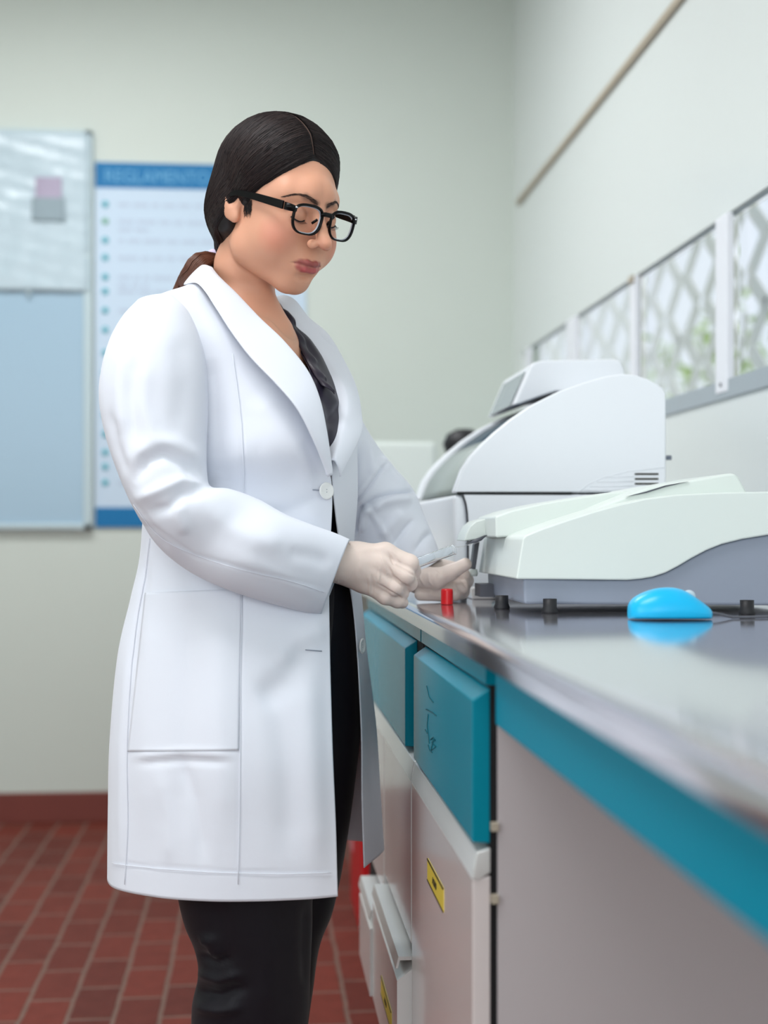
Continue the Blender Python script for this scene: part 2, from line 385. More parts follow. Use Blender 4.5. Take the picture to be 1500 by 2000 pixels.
# cabinet 1: one tall glossy door, hinges, label
d1 = front_panel('door', 1.364, 1.906, .07, .687, .209, .2265, M_lam, c1, bev=.004)
def sticker(par, xs, pxs, pys, hp, word, sz):
    a_, b_ = PX(pxs[0], pys[0], xs), PX(pxs[1], pys[1], xs); hgt = hp / FPX * 1.78
    z0 = (a_[2] + b_[2]) / 2 - hgt
    o = MB().box((xs - .001, b_[1], z0), (xs + .0002, a_[1], z0 + hgt)).build('label_sticker', M_yellow, par, smooth=False)
    e = .0022
    bo = MB().box((xs - .0014, b_[1], z0), (xs - .0005, a_[1], z0 + e)).box((xs - .0014, b_[1], z0 + hgt - e), (xs - .0005, a_[1], z0 + hgt))
    bo.build('label_border', M_ink, par, smooth=False)
    text(word, 'label_lettering', sz, (xs - .0016, (a_[1] + b_[1]) / 2, z0 + hgt * .3), (0, -1, 0), (0, 0, 1), M_ink, par, depth=.0003, align='CENTER')


sticker(c1, .209, (836, 867), (1678, 1732), 43, 'ACIDO', .0115)
for z in (.735, .665, .25):
    MB().box((.2268, 1.359, z - .004), (.2338, 1.368, z + .004)).build('hinge', M_beige, c1, smooth=False)
# cabinet 2: upper door, projecting lower front with metal pull
front_panel('door', 1.914, 2.316, .462, .687, .209, .2265, M_lamw, c2, bev=.004)
front_panel('door', 2.324, 2.838, .424, .687, .209, .2265, M_lamw, c3, bev=.004)
def low(c, y0, y1, zt, zbot, x0):
    o = MB().prism([(x0, y0, zt - .026), (.2265, y0, zt), (.2265, y0, zbot), (x0, y0, zbot)], (0, y1 - y0, 0)).build('lower_front', M_lamw, c, smooth=False)
    MB().prism([(.2265, y0 + .001, zt + .001), (.2265, y0 + .001, zt + .006), (x0 + .002, y0 + .001, zt + .006), (x0 - .002, y0 + .001, zt - .010), (x0 + .001, y0 + .001, zt - .010), (x0 + .004, y0 + .001, zt + .001)], (0, y1 - y0 - .002, 0)).build('finger_pull', M_alu, c, smooth=False)
    return o
low(c2, 1.914, 2.316, .440, .26, .19)
low(c3, 2.324, 2.56, .395, .26, .186)
sticker(c2, .19, (745, 765), (1915, 1965), 44, 'ACIDO', .0105)
# sketchy pencil marks on the near teal drawer
M_scr = mat('pencil_scratches', (30, 84, 92), 0.7)
sc_ = MB()
for poly in ([(833, 1340), (838, 1362), (846, 1372)], [(832, 1385), (845, 1392), (852, 1398)], [(836, 1395), (834, 1418), (837, 1440), (838, 1452)],
             [(830, 1425), (834, 1432)], [(841, 1445), (846, 1440), (850, 1446), (843, 1450), (851, 1458), (842, 1466), (846, 1444)], [(836, 1455), (839, 1466), (844, 1470)]):
    sc_.tube([PX(x, y, .2086) for x, y in poly], .0006, 4)
sc_.build('scratch_marks', M_scr, c1)

# red bin beyond the cabinets
rb = empty('waste_bin', (.38, 3.72, 0), 'tall red waste bin on the floor beyond the last cabinet', 'bin')
v = []
for z, g in ((0, .0), (.62, .006), (.64, .012)):
    v += [(.262 - g, 3.50 - g, z), (.50 + g, 3.50 - g, z), (.50 + g, 3.94 + g, z), (.262 - g, 3.94 + g, z)]
f = [(0, 3, 2, 1), (8, 9, 10, 11)] + [(k * 4 + i, k * 4 + (i + 1) % 4, k * 4 + 4 + (i + 1) % 4, k * 4 + 4 + i) for k in range(2) for i in range(4)]
obj('bin_body', v, f, M_redbin, rb, bevel=.01)
MB().box((.245, 3.48, .64), (.52, 3.96, .68)).build('lid', M_redbin, rb, bevel=.008)
MB().box((.2575, 3.82, .16), (.2605, 3.90, .34)).build('label_sticker', mat('pink_sticker', (214, 150, 156), .5), rb, smooth=False)
# ------------------------------------------------------------------ small analyser (near)
YN = 1.748
sa = empty('bench_analyser', PY(1200, 1195, 1.9) * [1, 0, 0] + [0, 1.9, ZT], 'low cream bench analyser with wavy grey base beside the blue mouse', 'laboratory analyser')
def prof_ext(name, pxpts, Y0, Y1, m, parent, bevel=.006, seg=4, angle=25, Yref=None):
    pts = [PY(x, y, Yref or Y0) for x, y in pxpts]
    for p in pts: p[1] = Y0
    return MB().prism(pts, (0, Y1 - Y0, 0)).build(name, m, parent, bevel=bevel, seg=seg, angle=angle)
curve = [(1500, 1045), (1450, 1053), (1410, 1063), (1380, 1075), (1350, 1091), (1325, 1106), (1300, 1119), (1275, 1127), (1250, 1131), (1225, 1133)]
prof_ext('upper_shell', [(1008, 1131), (1021, 1052), (1026, 1046), (1060, 1032), (1110, 1015), (1160, 999), (1210, 985), (1260, 974), (1320, 966), (1400, 962), (1500, 960), (1580, 960), (1580, 1040)] + curve, YN, 2.05, M_cream, sa, bevel=.004, angle=20)
prof_ext('grey_base', [(1022, 1128), (1024, 1180), (1040, 1180), (1580, 1183), (1580, 1036)] + [(x, y - 1) for x, y in curve] + [(1150, 1132)], YN + .006, 2.03, M_grey, sa, bevel=.004, angle=30)
prof_ext('rear_hump', [(968, 1050), (967, 1009), (1000, 997), (1060, 983), (1120, 973), (1190, 962), (1300, 952), (1300, 1030)], 1.87, 2.02, M_cream, sa, bevel=.003)
prof_ext('display_hump', [(1080, 1030), (1130, 1008), (1180, 986), (1240, 962), (1270, 951), (1310, 944), (1370, 934), (1420, 925), (1434, 924), (1442, 930), (1462, 966), (1462, 1000)], 1.80, 2.0, M_cream, sa, bevel=.004)
sl = [PY(x, y, 1.798) for x, y in [(1222, 970), (1262, 960), (1300, 948), (1345, 940), (1300, 951), (1262, 963)]]
MB().prism(sl, (0, .002, 0)).build('display_slot', M_dgrey, sa, smooth=False)
prof_ext('aspirator_head', [(906, 1057), (910, 1044), (918, 1028), (930, 1018), (962, 1009), (975, 1007), (975, 1040), (955, 1044), (930, 1054)], 1.955, 2.03, M_cream, sa, bevel=.002, angle=30)
prof_ext('aspirator_underside', [(915, 1062), (928, 1054), (952, 1045), (940, 1056), (930, 1060)], 1.94, 1.97, M_dgrey, sa, bevel=0)
MB().prism([PY(x, y, 2.03) for x, y in [(927, 1062), (937, 1058), (929, 1112), (921, 1111)]], (0, .02, 0)).build('aspirator_column', M_dgrey, sa, bevel=.001)
MB().lathe(PY(924, 1120, 2.035), [(.006, -.004), (.007, 0), (.006, .006)], 16).build('column_foot', M_cream, sa)
MB().tube([PY(926, 1056, 1.955), PY(920, 1061, 1.955), PY(914, 1065, 1.955)], .0013, 8).build('sampling_needle', M_alu, sa)
MB().tube([PY(914, 1065, 1.955), PY(905, 1067, 1.95), PY(896, 1068, 1.94), PY(884, 1068, 1.93)], .0004, 6).build('capillary', M_alu, sa)
MB().box(PY(938, 1166, 1.98) , PY(938, 1166, 1.98) + [.03, .05, .018]).build('inner_foot_block', M_dgrey, sa, smooth=False)
for px_, py_ in ((980, 1190), (1074, 1198), (1459, 1201)):
    c = P(px_, py_, .1 * FPX / (py_ - 1040)); c[2] = ZT
    MB().lathe(c, [(.010, 0), (.0105, .003), (.0085, .008), (.0085, .018)], 20).build('rubber_foot', M_black, sa)
c = P(1350, 1182, .1 * FPX / 142); MB().lathe((c[0], c[1], ZT), [(.010, 0), (.0085, .008), (.0085, .018)], 20).build('rubber_foot', M_black, sa)

# ------------------------------------------------------------------ large analyser (behind)
Y0, Y1 = 2.18, 2.74
ba = empty('chemistry_analyser', (.5, 2.45, ZT), 'large white chemistry analyser with sweeping curved cover behind the low cream one', 'laboratory analyser')
arc = [(887, 962), (892, 947), (903, 917), (920, 891), (942, 867), (968, 843), (1000, 817), (1040, 790), (1090, 765), (1140, 747), (1185, 734), (1215, 730), (1240, 732), (1268, 741), (1294, 757), (1301, 768)]
lower_r = [(1301, 962)]
prof_ext('side_cover', arc + lower_r, Y0, Y0 + .035, M_white, ba, bevel=.003, seg=3, angle=35)
prof_ext('side_cover', arc + lower_r, Y1 - .06, Y1, M_white, ba, bevel=.003, seg=3, angle=35, Yref=Y0)
ins = [(896, 962), (902, 946), (914, 918), (930, 895), (952, 871), (978, 847), (978, 962)]
prof_ext('front_lid', ins, Y0 + .035, Y1 - .06, M_lid, ba, bevel=0, Yref=Y0)
prof_ext('viewing_window', [(978, 847), (1008, 823), (1046, 797), (1094, 773), (1144, 755), (1144, 962), (978, 962)], Y0 + .035, Y1 - .06, M_glassd, ba, bevel=0, Yref=Y0)
prof_ext('top_cover', [(1144, 755), (1190, 742), (1240, 740), (1296, 766), (1297, 962), (1144, 962)], Y0 + .035, Y1 - .06, M_white, ba, bevel=0, Yref=Y0)
prof_ext('lower_body', [(905, 965), (912, 990), (915, 1030), (915, 1146), (1301, 1146), (1301, 966)], Y0 + .002, Y1, M_white, ba, bevel=.003, angle=40, Yref=Y0)
prof_ext('front_fascia', [(886, 966), (905, 966), (911, 990), (914, 1030), (914, 1146), (888, 1146)], Y0 + .004, Y1, M_white, ba, bevel=.010, seg=4, angle=60, Yref=Y0)
MB().prism([PY(x, y, Y0 + .001) for x, y in [(893, 960.5), (1117, 961.5), (1117, 965.5), (893, 964.5)]], (0, .002, 0)).build('cover_joint', M_shadowgap, ba, smooth=False)
MB().tube([PY(x, y, Y0 + .002) for x, y in [(904, 966), (909, 981), (912.5, 1000), (914, 1025), (914.5, 1060), (914.5, 1140)]], .0009, 6).build('cover_joint', M_shadowgap, ba)
for y in (926, 935.5, 945, 954):
    MB().prism([PY(x, yy, Y0 - .0006) for x, yy in [(1240, y - 2.0), (1286, y - 2.0), (1286, y + 1.6), (1240, y + 1.6)]], (0, .002, 0)).build('vent_slot', mat('vent_dark_%d' % y, (36, 34, 16), .8), ba, smooth=False)
rib = MB()
for y in (932, 941, 950, 957): rib.tube([PY(1140 + (957 - y) * 1.6, y, Y0), PY(1238, y - 1, Y0)], .0006, 5)
rib.tube([PY(x, y, Y0) for x, y in [(1130, 962), (1150, 945), (1180, 932), (1230, 920), (1300, 913)]], .0006, 5)
rib.build('moulded_ribs', M_white, ba)
MB().box(PY(921, 1158, 2.3) * [1, 0, 1] + [0, 2.22, 0], PY(921, 1158, 2.3) * [1, 0, 1] + [.28, 2.7, .02]).build('underside_tray', M_lamw, ba, smooth=False)
for xx in (.335, .59):
    for yy in (2.24, 2.68):
        MB().lathe((xx, yy, ZT), [(.014, 0), (.012, .016)], 18).build('rubber_foot', M_black, ba)
# display pod
pod = [(1004, 791), (1036, 716), (1044, 707), (1060, 704), (1200, 701), (1213, 706), (1220, 722), (1222, 766), (1085, 764), (1014, 790)]
prof_ext('display_pod', pod, 2.42, 2.70, M_white, ba, bevel=.004, seg=3, angle=30)
pA, pB = PY(1004, 790, 2.42), PY(1034, 722, 2.42)
nrm = np.cross([0, 1, 0], pB - pA); nrm /= np.linalg.norm(nrm)
if nrm[0] > 0: nrm = -nrm
so = pA + nrm * .0012
MB().prism([so + [0, .03, 0], so + (pB - pA) + [0, .03, 0], so + (pB - pA) + [0, .25, 0], so + [0, .25, 0]], nrm * .0006).build('display_screen', M_screen, ba, smooth=False)
MB().lathe(PY(1306, 894, Y0 + .1), [(.004, -.004), (.004, .004)], 14, (1, 0, 0)).build('rear_socket', M_grey, ba)
# grey cable box in front of it on the worktop
bx = PY(918, 1184, 2.12); e = MB().box((bx[0], 2.10, ZT), (bx[0] + .055, 2.16, ZT + .018))
pb_ = e.build('power_adapter', M_lamw, bevel=.003, origin=(bx[0] + .03, 2.13, ZT)); tag(pb_, 'small off-white adapter block on the worktop under the analysers', 'adapter')
MB().lathe((bx[0] + .034, 2.0995, ZT + .009), [(.005, 0), (.006, .003)], 16, (0, -1, 0)).build('plug_socket', M_bframe, pb_)

# ------------------------------------------------------------------ mouse
def smooth_chain(pts, n):
    """Catmull-Rom through rows of pts (k x m) -> n rows"""
    pts = np.asarray(pts, float); k = len(pts); out = []
    for t in np.linspace(0, k - 1, n):
        i = min(int(t), k - 2); f = t - i
        p0, p1, p2, p3 = pts[max(i - 1, 0)], pts[i], pts[i + 1], pts[min(i + 2, k - 1)]
        if i == 0: p0 = 2 * p1 - p2
        if i == k - 2: p3 = 2 * p2 - p1
        out.append(.5 * (2 * p1 + (p2 - p0) * f + (2 * p0 - 5 * p1 + 4 * p2 - p3) * f * f + (3 * p1 - p0 - 3 * p2 + p3) * f ** 3))
    return np.array(out)
mc = P(1308, 1212, .1 * FPX / 170); mc[2] = ZT
ms = smooth_chain([(-.0475, .002, .010, .012), (-.046, .014, .019, .016), (-.038, .023, .027, .025), (-.022, .029, .034, .034), (-.004, .030, .037, .038), (.014, .029, .0345, .035), (.03, .026, .025, .027), (.042, .020, .016, .017), (.047, .010, .011, .012), (.0478, .001, .008, .009)], 40)
mv, mf = [], []; SG = 32
for u_, hw, ht, _ in ms:
    for k in range(SG):
        a = 2 * math.pi * k / SG; cx, sz = math.cos(a), math.sin(a)
        yv = hw * math.copysign(abs(cx) ** .75, cx); zv = .0055 + (ht - .0055) * abs(sz) ** .85 if sz > 0 else .0055 - (.0045) * abs(sz) ** .6
        if ht < .012 and sz > 0: zv = .0055 + (ht - .0055) * sz
        if sz < 0: yv *= (1 - .16 * abs(sz))
        mv.append(mc + RV * u_ + FV * yv + [0, 0, zv])
for i in range(len(ms) - 1):
    for k in range(SG): mf.append((i * SG + k, i * SG + (k + 1) % SG, (i + 1) * SG + (k + 1) % SG, (i + 1) * SG + k))
mf += [list(range(SG))[::-1], [(len(ms) - 1) * SG + k for k in range(SG)]]
mo = tag(empty('computer_mouse', mc), 'bright blue computer mouse lying on the steel worktop', 'mouse')
obj('mouse_body', mv, mf, M_blue, mo)
MB().lathe(mc + RV * .022 + [0, 0, .026], [(.002, -.003), (.007, -.002), (.008, 0), (.007, .002), (.002, .003)], 20, FV).build('scroll_wheel', mat('pale_wheel', (190, 206, 214), .4), mo)
MB().tube([mc + RV * .046 + [0, 0, .008], mc + RV * .058 + FV * .004 + [0, 0, .006], mc + RV * .075 + FV * .01 + [0, 0, .002], mc + RV * .12 + FV * .02 + [0, 0, .002], mc + RV * .2 + FV * .12 + [0, 0, .002], mc + RV * .24 + FV * .28 + [0, 0, .002]], .0017, 8).build('cable', M_dgrey, mo)
# ------------------------------------------------------------------ red tube cap
cc = P(873, 1181, .1 * FPX / 141); cc[2] = ZT
pr = []
rc = MB(); nseg = 48
V = []; prf = [(.0066, 0), (.0083, .0006), (.0085, .002), (.0084, .019), (.0078, .0215), (.0066, .022), (.0058, .0205), (.0055, .014)]
for r, h in prf:
    for k in range(nseg):
        rr = r * (1 - (.035 if k % 2 and .001 < h < .0205 else 0)); V.append(cc + [rr * math.cos(2 * math.pi * k / nseg), rr * math.sin(2 * math.pi * k / nseg), h])
F = [(i * nseg + k, i * nseg + (k + 1) % nseg, (i + 1) * nseg + (k + 1) % nseg, (i + 1) * nseg + k) for i in range(len(prf) - 1) for k in range(nseg)] + [list(range(nseg))[::-1], [(len(prf) - 1) * nseg + k for k in range(nseg)]]
tag(obj('tube_cap', V, F, M_red, origin=cc), 'small red ribbed tube cap standing on the worktop before the gloved fist', 'cap')
# ------------------------------------------------------------------ things at the far end of the worktop
b0 = PY(740, 862, 4.2); b1 = PY(853, 985, 4.2)
pr_ = empty('desktop_printer', ((b0[0] + b1[0]) / 2, 4.35, ZT), 'blurred white boxy printer at the far end of the worktop', 'printer')
MB().box((b0[0] - .1, 4.2, b1[2]), (b1[0], 4.5, b0[2])).build('upper_housing', M_cream, pr_, bevel=.015, seg=3)
MB().box((b0[0] - .08, 4.22, ZT), (b1[0] - .02, 4.5, b1[2] - .06)).build('base_stand', M_lamw, pr_, bevel=.005)
MB().box((b0[0] - .08, 4.22, b1[2] - .06), (b1[0] - .02, 4.5, b1[2])).build('paper_tray', mat('dull_blue_plastic', (84, 140, 180), .5), pr_, bevel=.005)
mk = PY(884, 856, 3.6)
bo = empty('desk_lamp', (mk[0] + .03, 3.6, ZT), 'black round-headed lamp mostly hidden behind the large analyser', 'lamp')
MB().lathe((mk[0] + .03, 3.6, ZT), [(.06, 0), (.06, .012), (.012, .018), (.01, mk[2] - .05 - ZT)], 24).build('stand', M_black, bo)
MB().lathe((mk[0] + .03, 3.6, mk[2] - .045), [(.02, -.02), (.045, 0), (.055, .03), (.045, .055), (.02, .068)], 28).build('lamp_head', M_black, bo)
# added, unseen ceiling fittings, and a window frame round the left area light
for y in (1.0, 3.6):
    e = empty('added_ceiling_fitting', (-.7, y, 3.1), 'added, unseen flat ceiling fitting above the room' + (' near the woman' if y < 2 else ' near the notice boards'), 'added ceiling light')
    MB().box((-1.37, y - .32, 3.045), (-.03, y + .32, 3.1)).build('housing', M_white, e, bevel=.01)
wl = empty('added_window_frame', (XL, .3, 1.0)); tag(wl, kind='structure')  # added frame on the solid, unseen wall, set around the left fill
fr = MB()
for q in ((-1.35, .98, 1.95, 1.02), (-1.35, 2.48, 1.95, 2.52), (-1.37, .98, -1.33, 2.52), (1.93, .98, 1.97, 2.52), (.28, .98, .32, 2.52)):
    fr.box((XL, q[0], q[1]), (XL + .04, q[2], q[3]))
fr.build('window_frame', M_mull, wl, smooth=False)
# ------------------------------------------------------------------ implicit surfaces (signed distances, numpy)
def smin(a, b, k):
    h = np.clip(.5 + .5 * (b - a) / k, 0, 1); return b + (a - b) * h - k * h * (1 - h)
def smax(a, b, k): return -smin(-a, -b, k)
def sd_sph(p, c, r): return np.sqrt(((p - c) ** 2).sum(-1)) - r
def sd_ell(p, c, r, R=None):
    q = p - np.asarray(c)
    if R is not None: q = q @ R
    r = np.asarray(r, float); k0 = np.sqrt(((q / r) ** 2).sum(-1)); k1 = np.sqrt(((q / r ** 2) ** 2).sum(-1)) + 1e-9
    return k0 * (k0 - 1) / k1
def sd_cap(p, a, b, ra, rb=None):
    a = np.asarray(a, float); b = np.asarray(b, float); rb = ra if rb is None else rb
    ab = b - a; t = np.clip(((p - a) @ ab) / (ab @ ab), 0, 1)
    return np.sqrt(((p - a - t[..., None] * ab) ** 2).sum(-1)) - (ra + (rb - ra) * t)
def sd_chain(p, pts, rr, k=.004):
    d = None
    for i in range(len(pts) - 1):
        e = sd_cap(p, pts[i], pts[i + 1], rr[i], rr[i + 1]); d = e if d is None else smin(d, e, k)
    return d
def surfnet(f, lo, hi, h):
    """surface nets of f<0 inside the box lo..hi, sampled finely only near the surface"""
    lo = np.asarray(lo, float); hi = np.asarray(hi, float); K = 5
    nc = np.ceil((hi - lo) / (h * K)).astype(int) + 1; n = (nc - 1) * K + 1
    ax = [lo[i] + h * K * np.arange(nc[i]) for i in range(3)]
    G = np.stack(np.meshgrid(*ax, indexing='ij'), -1); C = f(G.reshape(-1, 3)).reshape(nc)
    near = np.abs(C) < h * K * 1.9
    blk = np.zeros(nc - 1, bool)
    for a in (0, 1):
        for b in (0, 1):
            for c in (0, 1): blk |= near[a:nc[0]-1+a, b:nc[1]-1+b, c:nc[2]-1+c]
    V = np.full(n, 1.0, np.float32)
    V[:] = np.where(np.repeat(np.repeat(np.repeat(C, K, 0), K, 1), K, 2)[:n[0], :n[1], :n[2]] < 0, -1, 1)
    need = np.zeros(n, bool)
    m = np.repeat(np.repeat(np.repeat(blk, K, 0), K, 1), K, 2)
    need[:-1, :-1, :-1] |= m
    for a in (0, 1):
        for b in (0, 1):
            for c in (0, 1): need[a:n[0]-1+a, b:n[1]-1+b, c:n[2]-1+c] |= m
    idx = np.argwhere(need); vals = np.empty(len(idx))
    for s in range(0, len(idx), 400000): vals[s:s+400000] = f(lo + h * idx[s:s+400000])
    V[tuple(idx.T)] = vals
    ins = V < 0
    cs = np.zeros(tuple(n - 1), int)
    for a in (0, 1):
        for b in (0, 1):
            for c in (0, 1): cs += ins[a:n[0]-1+a, b:n[1]-1+b, c:n[2]-1+c]
    act = np.argwhere((cs > 0) & (cs < 8)); ids = np.full(tuple(n - 1), -1); ids[tuple(act.T)] = np.arange(len(act))
    acc = np.zeros((len(act), 3)); cnt = np.zeros(len(act))
    for axis in range(3):
        o1, o2 = [i for i in range(3) if i != axis]
        for a in (0, 1):
            for b in (0, 1):
                p0 = act.copy(); p0[:, o1] += a; p0[:, o2] += b; p1 = p0.copy(); p1[:, axis] += 1
                v0 = V[tuple(p0.T)]; v1 = V[tuple(p1.T)]; x = (v0 < 0) != (v1 < 0)
                t = np.where(x, v0 / np.where(x, v0 - v1, 1), 0)
                q = p0.astype(float); q[:, axis] += t
                acc[x] += q[x]; cnt += x
    verts = lo + h * acc / cnt[:, None]
    faces = []
    for axis in range(3):
        o1, o2 = (axis + 1) % 3, (axis + 2) % 3
        sl0 = [slice(None)] * 3; sl1 = [slice(None)] * 3; sl0[axis] = slice(0, n[axis] - 1); sl1[axis] = slice(1, n[axis])
        x = ins[tuple(sl0)] != ins[tuple(sl1)]; e = np.argwhere(x)
        e = e[(e[:, o1] > 0) & (e[:, o2] > 0) & (e[:, o1] < n[o1] - 1) & (e[:, o2] < n[o2] - 1)]
        s0 = ins[tuple(e.T)]
        q = []
        for a, b in ((-1, -1), (0, -1), (0, 0), (-1, 0)):
            c = e.copy(); c[:, o1] += a; c[:, o2] += b; q.append(ids[tuple(c.T)])
        q = np.stack(q, 1); q[~s0] = q[~s0][:, ::-1]; faces.append(q)
    return verts, np.concatenate(faces)

# ------------------------------------------------------------------ the woman: shared frames
D0 = 1.90
def Q(px, py, n): return P(px, py, D0 - n)
UP = np.array([0, 0, 1.0])
NV = -FV                                    # towards the room's near side
HS = 0.90                                   # head scale
AL, PT = math.radians(46), math.radians(15)
HO = Q(546, 398, .03)
fwd0 = RV * math.cos(AL) + NV * math.sin(AL); HX = -RV * math.sin(AL) + NV * math.cos(AL)
HY = fwd0 * math.cos(PT) - UP * math.sin(PT); HZ = fwd0 * math.sin(PT) + UP * math.cos(PT)
HM = np.stack([HX, HY, HZ], 1)
def H(x, y, z): return HO + HM @ (np.array([x, y, z]) * HS)
def toH(p): return (p - HO) @ HM / HS

LIPU = ([(0, .0965, -.0762), (.008, .0945, -.0754), (.017, .0880, -.0757), (.0275, .0765, -.0764)], [.0034, .0034, .0027, .0012])
LIPL = ([(0, .0915, -.0862), (.008, .0902, -.0856), (.017, .0855, -.0822), (.0265, .0770, -.0774)], [.0048, .0046, .0032, .0010])
def skull(q):
    """q in head space (x lateral, y forward, z up), metres at full scale"""
    ax = np.abs(q[..., 0]); m = np.stack([ax, q[..., 1], q[..., 2]], -1)
    d = sd_ell(m, (0, -.014, .033), (.0745, .094, .084))
    d = smin(d, sd_ell(m, (0, .026, -.032), (.0640, .061, .080)), .03)
    d = smin(d, sd_sph(m, (.042, .000, -.064), .025), .03)            # jaw corner
    d = smin(d, sd_cap(m, (.042, .002, -.073), (.012, .054, -.104), .018, .015), .022)
    d = smin(d, sd_ell(m, (0, .057, -.105), (.019, .018, .016)), .020)   # chin
    d = smin(d, sd_ell(m, (.037, .052, -.048), (.027, .031, .034)), .022)  # cheek
    d = smin(d, sd_ell(m, (0, .072, -.077), (.028, .021, .022)), .018)    # muzzle
    d = smin(d, sd_cap(m, (.016, .079, .016), (.040, .065, .016), .009, .009), .024)  # brow
    d = smin(d, sd_ell(m, (0, .0775, .022), (.020, .011, .018)), .022)
    d = smax(d, -sd_ell(m, (.031, .100, -.010), (.018, .020, .012)), .016)          # socket
    d = smin(d, sd_sph(m, (.0290, .0745, -.012), .0148), .005)                      # lidded eye
    d = smin(d, sd_cap(m, (0, .082, .006), (0, .109, -.038), .0078, .0095), .014)    # nose
    d = smin(d, sd_ell(m, (0, .1165, -.0450), (.0090, .0095, .0082)), .009)
    d = smin(d, sd_ell(m, (.0132, .1040, -.0482), (.0056, .0098, .0066)), .005)
    d = smax(d, -sd_ell(m, (.0066, .1080, -.0555), (.0042, .0068, .0054)), .002)
    d = smax(d, -sd_ell(m, (.0, .1015, -.0665), (.0030, .004, .0065)), .005)  # philtrum
    d = smin(d, sd_chain(m, *LIPU, .003), .003)
    d = smin(d, sd_chain(m, *LIPL, .003), .003)
    d = smax(d, -sd_chain(m, [(0, .1010, -.0802), (.010, .0975, -.0798), (.018, .0915, -.0785), (.0272, .0800, -.0768)], [.0010, .0010, .0010, .0010], .001), .0018)
    d = smax(d, -sd_ell(m, (0, .086, -.0950), (.014, .008, .0040)), .008)
    return d
def ear(q):
    d = 9
    m = np.stack([np.abs(q[..., 0]), q[..., 1], q[..., 2]], -1)
    ty = math.radians(12)
    R = np.array([[math.cos(.35), -math.sin(.35), 0], [math.sin(.35), math.cos(.35), 0], [0, 0, 1.0]])
    d = sd_ell(m, (.0745, -.014, -.006), (.0060, .0165, .030), R)
    d = smax(d, -sd_ell(m, (.0795, -.010, .000), (.0058, .0095, .018), R), .003)
    d = smin(d, sd_ell(m, (.0715, -.006, -.030), (.0050, .0080, .009)), .006)
    return d
def f_head(p):
    q = toH(p)
    d = smin(skull(q), ear(q), .004)
    # neck and upper chest
    d = smin(d, sd_chain(p, [H(0, -.036, -.040), Q(479, 520, -.005), Q(476, 600, -.015)], [.040, .037, .041], .02), .004)
    d = smin(d, sd_cap(p, H(.045, -.03, -.06), Q(545, 640, .0), .010, .010), .016)
    ch = np.stack([RV * math.cos(.5) + NV * math.sin(.5), -RV * math.sin(.5) + NV * math.cos(.5), UP], 1)
    d = smin(d, sd_ell(p, Q(482, 825, -.02), (.088, .120, .160), ch), .035)
    d = smin(d, sd_cap(p, Q(480, 615, -.01), Q(370, 670, .05), .028, .035), .03)
    d = smin(d, sd_cap(p, Q(475, 625, -.03), Q(570, 690, -.12), .024, .032), .025)
    d = smin(d, sd_cap(p, Q(508, 640, .055), Q(430, 625, .085), .006, .006), .018)      # collar bones
    return d
# hands: capsule chains
def hand_r(p, o=0.0):
    """right glove, back of the hand to the camera, fingers folded round the tube"""
    N = .080
    w = Q(655, 1098, N + .010)
    d = sd_ell(p, Q(712, 1107, N), (.042, .018, .030), np.stack([RV * .97 - UP * .24, NV, RV * .24 + UP * .97], 1))
    d = smin(d, sd_cap(p, w, Q(690, 1103, N + .004), .0265, .027), .012)
    MC = [(752, 1080, N + .002), (742, 1099, N + .007), (728, 1119, N + .006), (712, 1138, N + .000)]
    PI = [(800, 1100, N + .004), (792, 1124, N + .009), (772, 1147, N + .006), (752, 1166, N + .000)]
    DI = [(806, 1115, N - .018), (799, 1139, N - .013), (783, 1158, N - .014), (776, 1174, N - .010)]
    TI = [(788, 1116, N - .034), (782, 1140, N - .032), (766, 1160, N - .032), (786, 1177, N - .018)]
    RR = [(.0125, .0112, .0102, .0090), (.0125, .0113, .0103, .0090), (.0120, .0106, .0098, .0088), (.0110, .0094, .0086, .0078)]
    fs = None
    for a, b, c, t, r in zip(MC, PI, DI, TI, RR):
        e = sd_chain(p, [Q(*a), Q(*b), Q(*c), Q(*t)], r, .004)
        wr = sd_cap(p, w * .35 + Q(*a) * .65, Q(*a), r[0] * .8, r[0]); e = smin(e, wr, .008)
        fs = e if fs is None else smin(fs, e, .0022)
    d = smin(d, fs, .010)
    th = sd_chain(p, [Q(690, 1085, N - .018), Q(735, 1085, N - .032), Q(775, 1098, N - .042), Q(800, 1106, N - .046)], [.014, .0125, .0105, .0085], .005)
    return smin(d, th, .008) - o
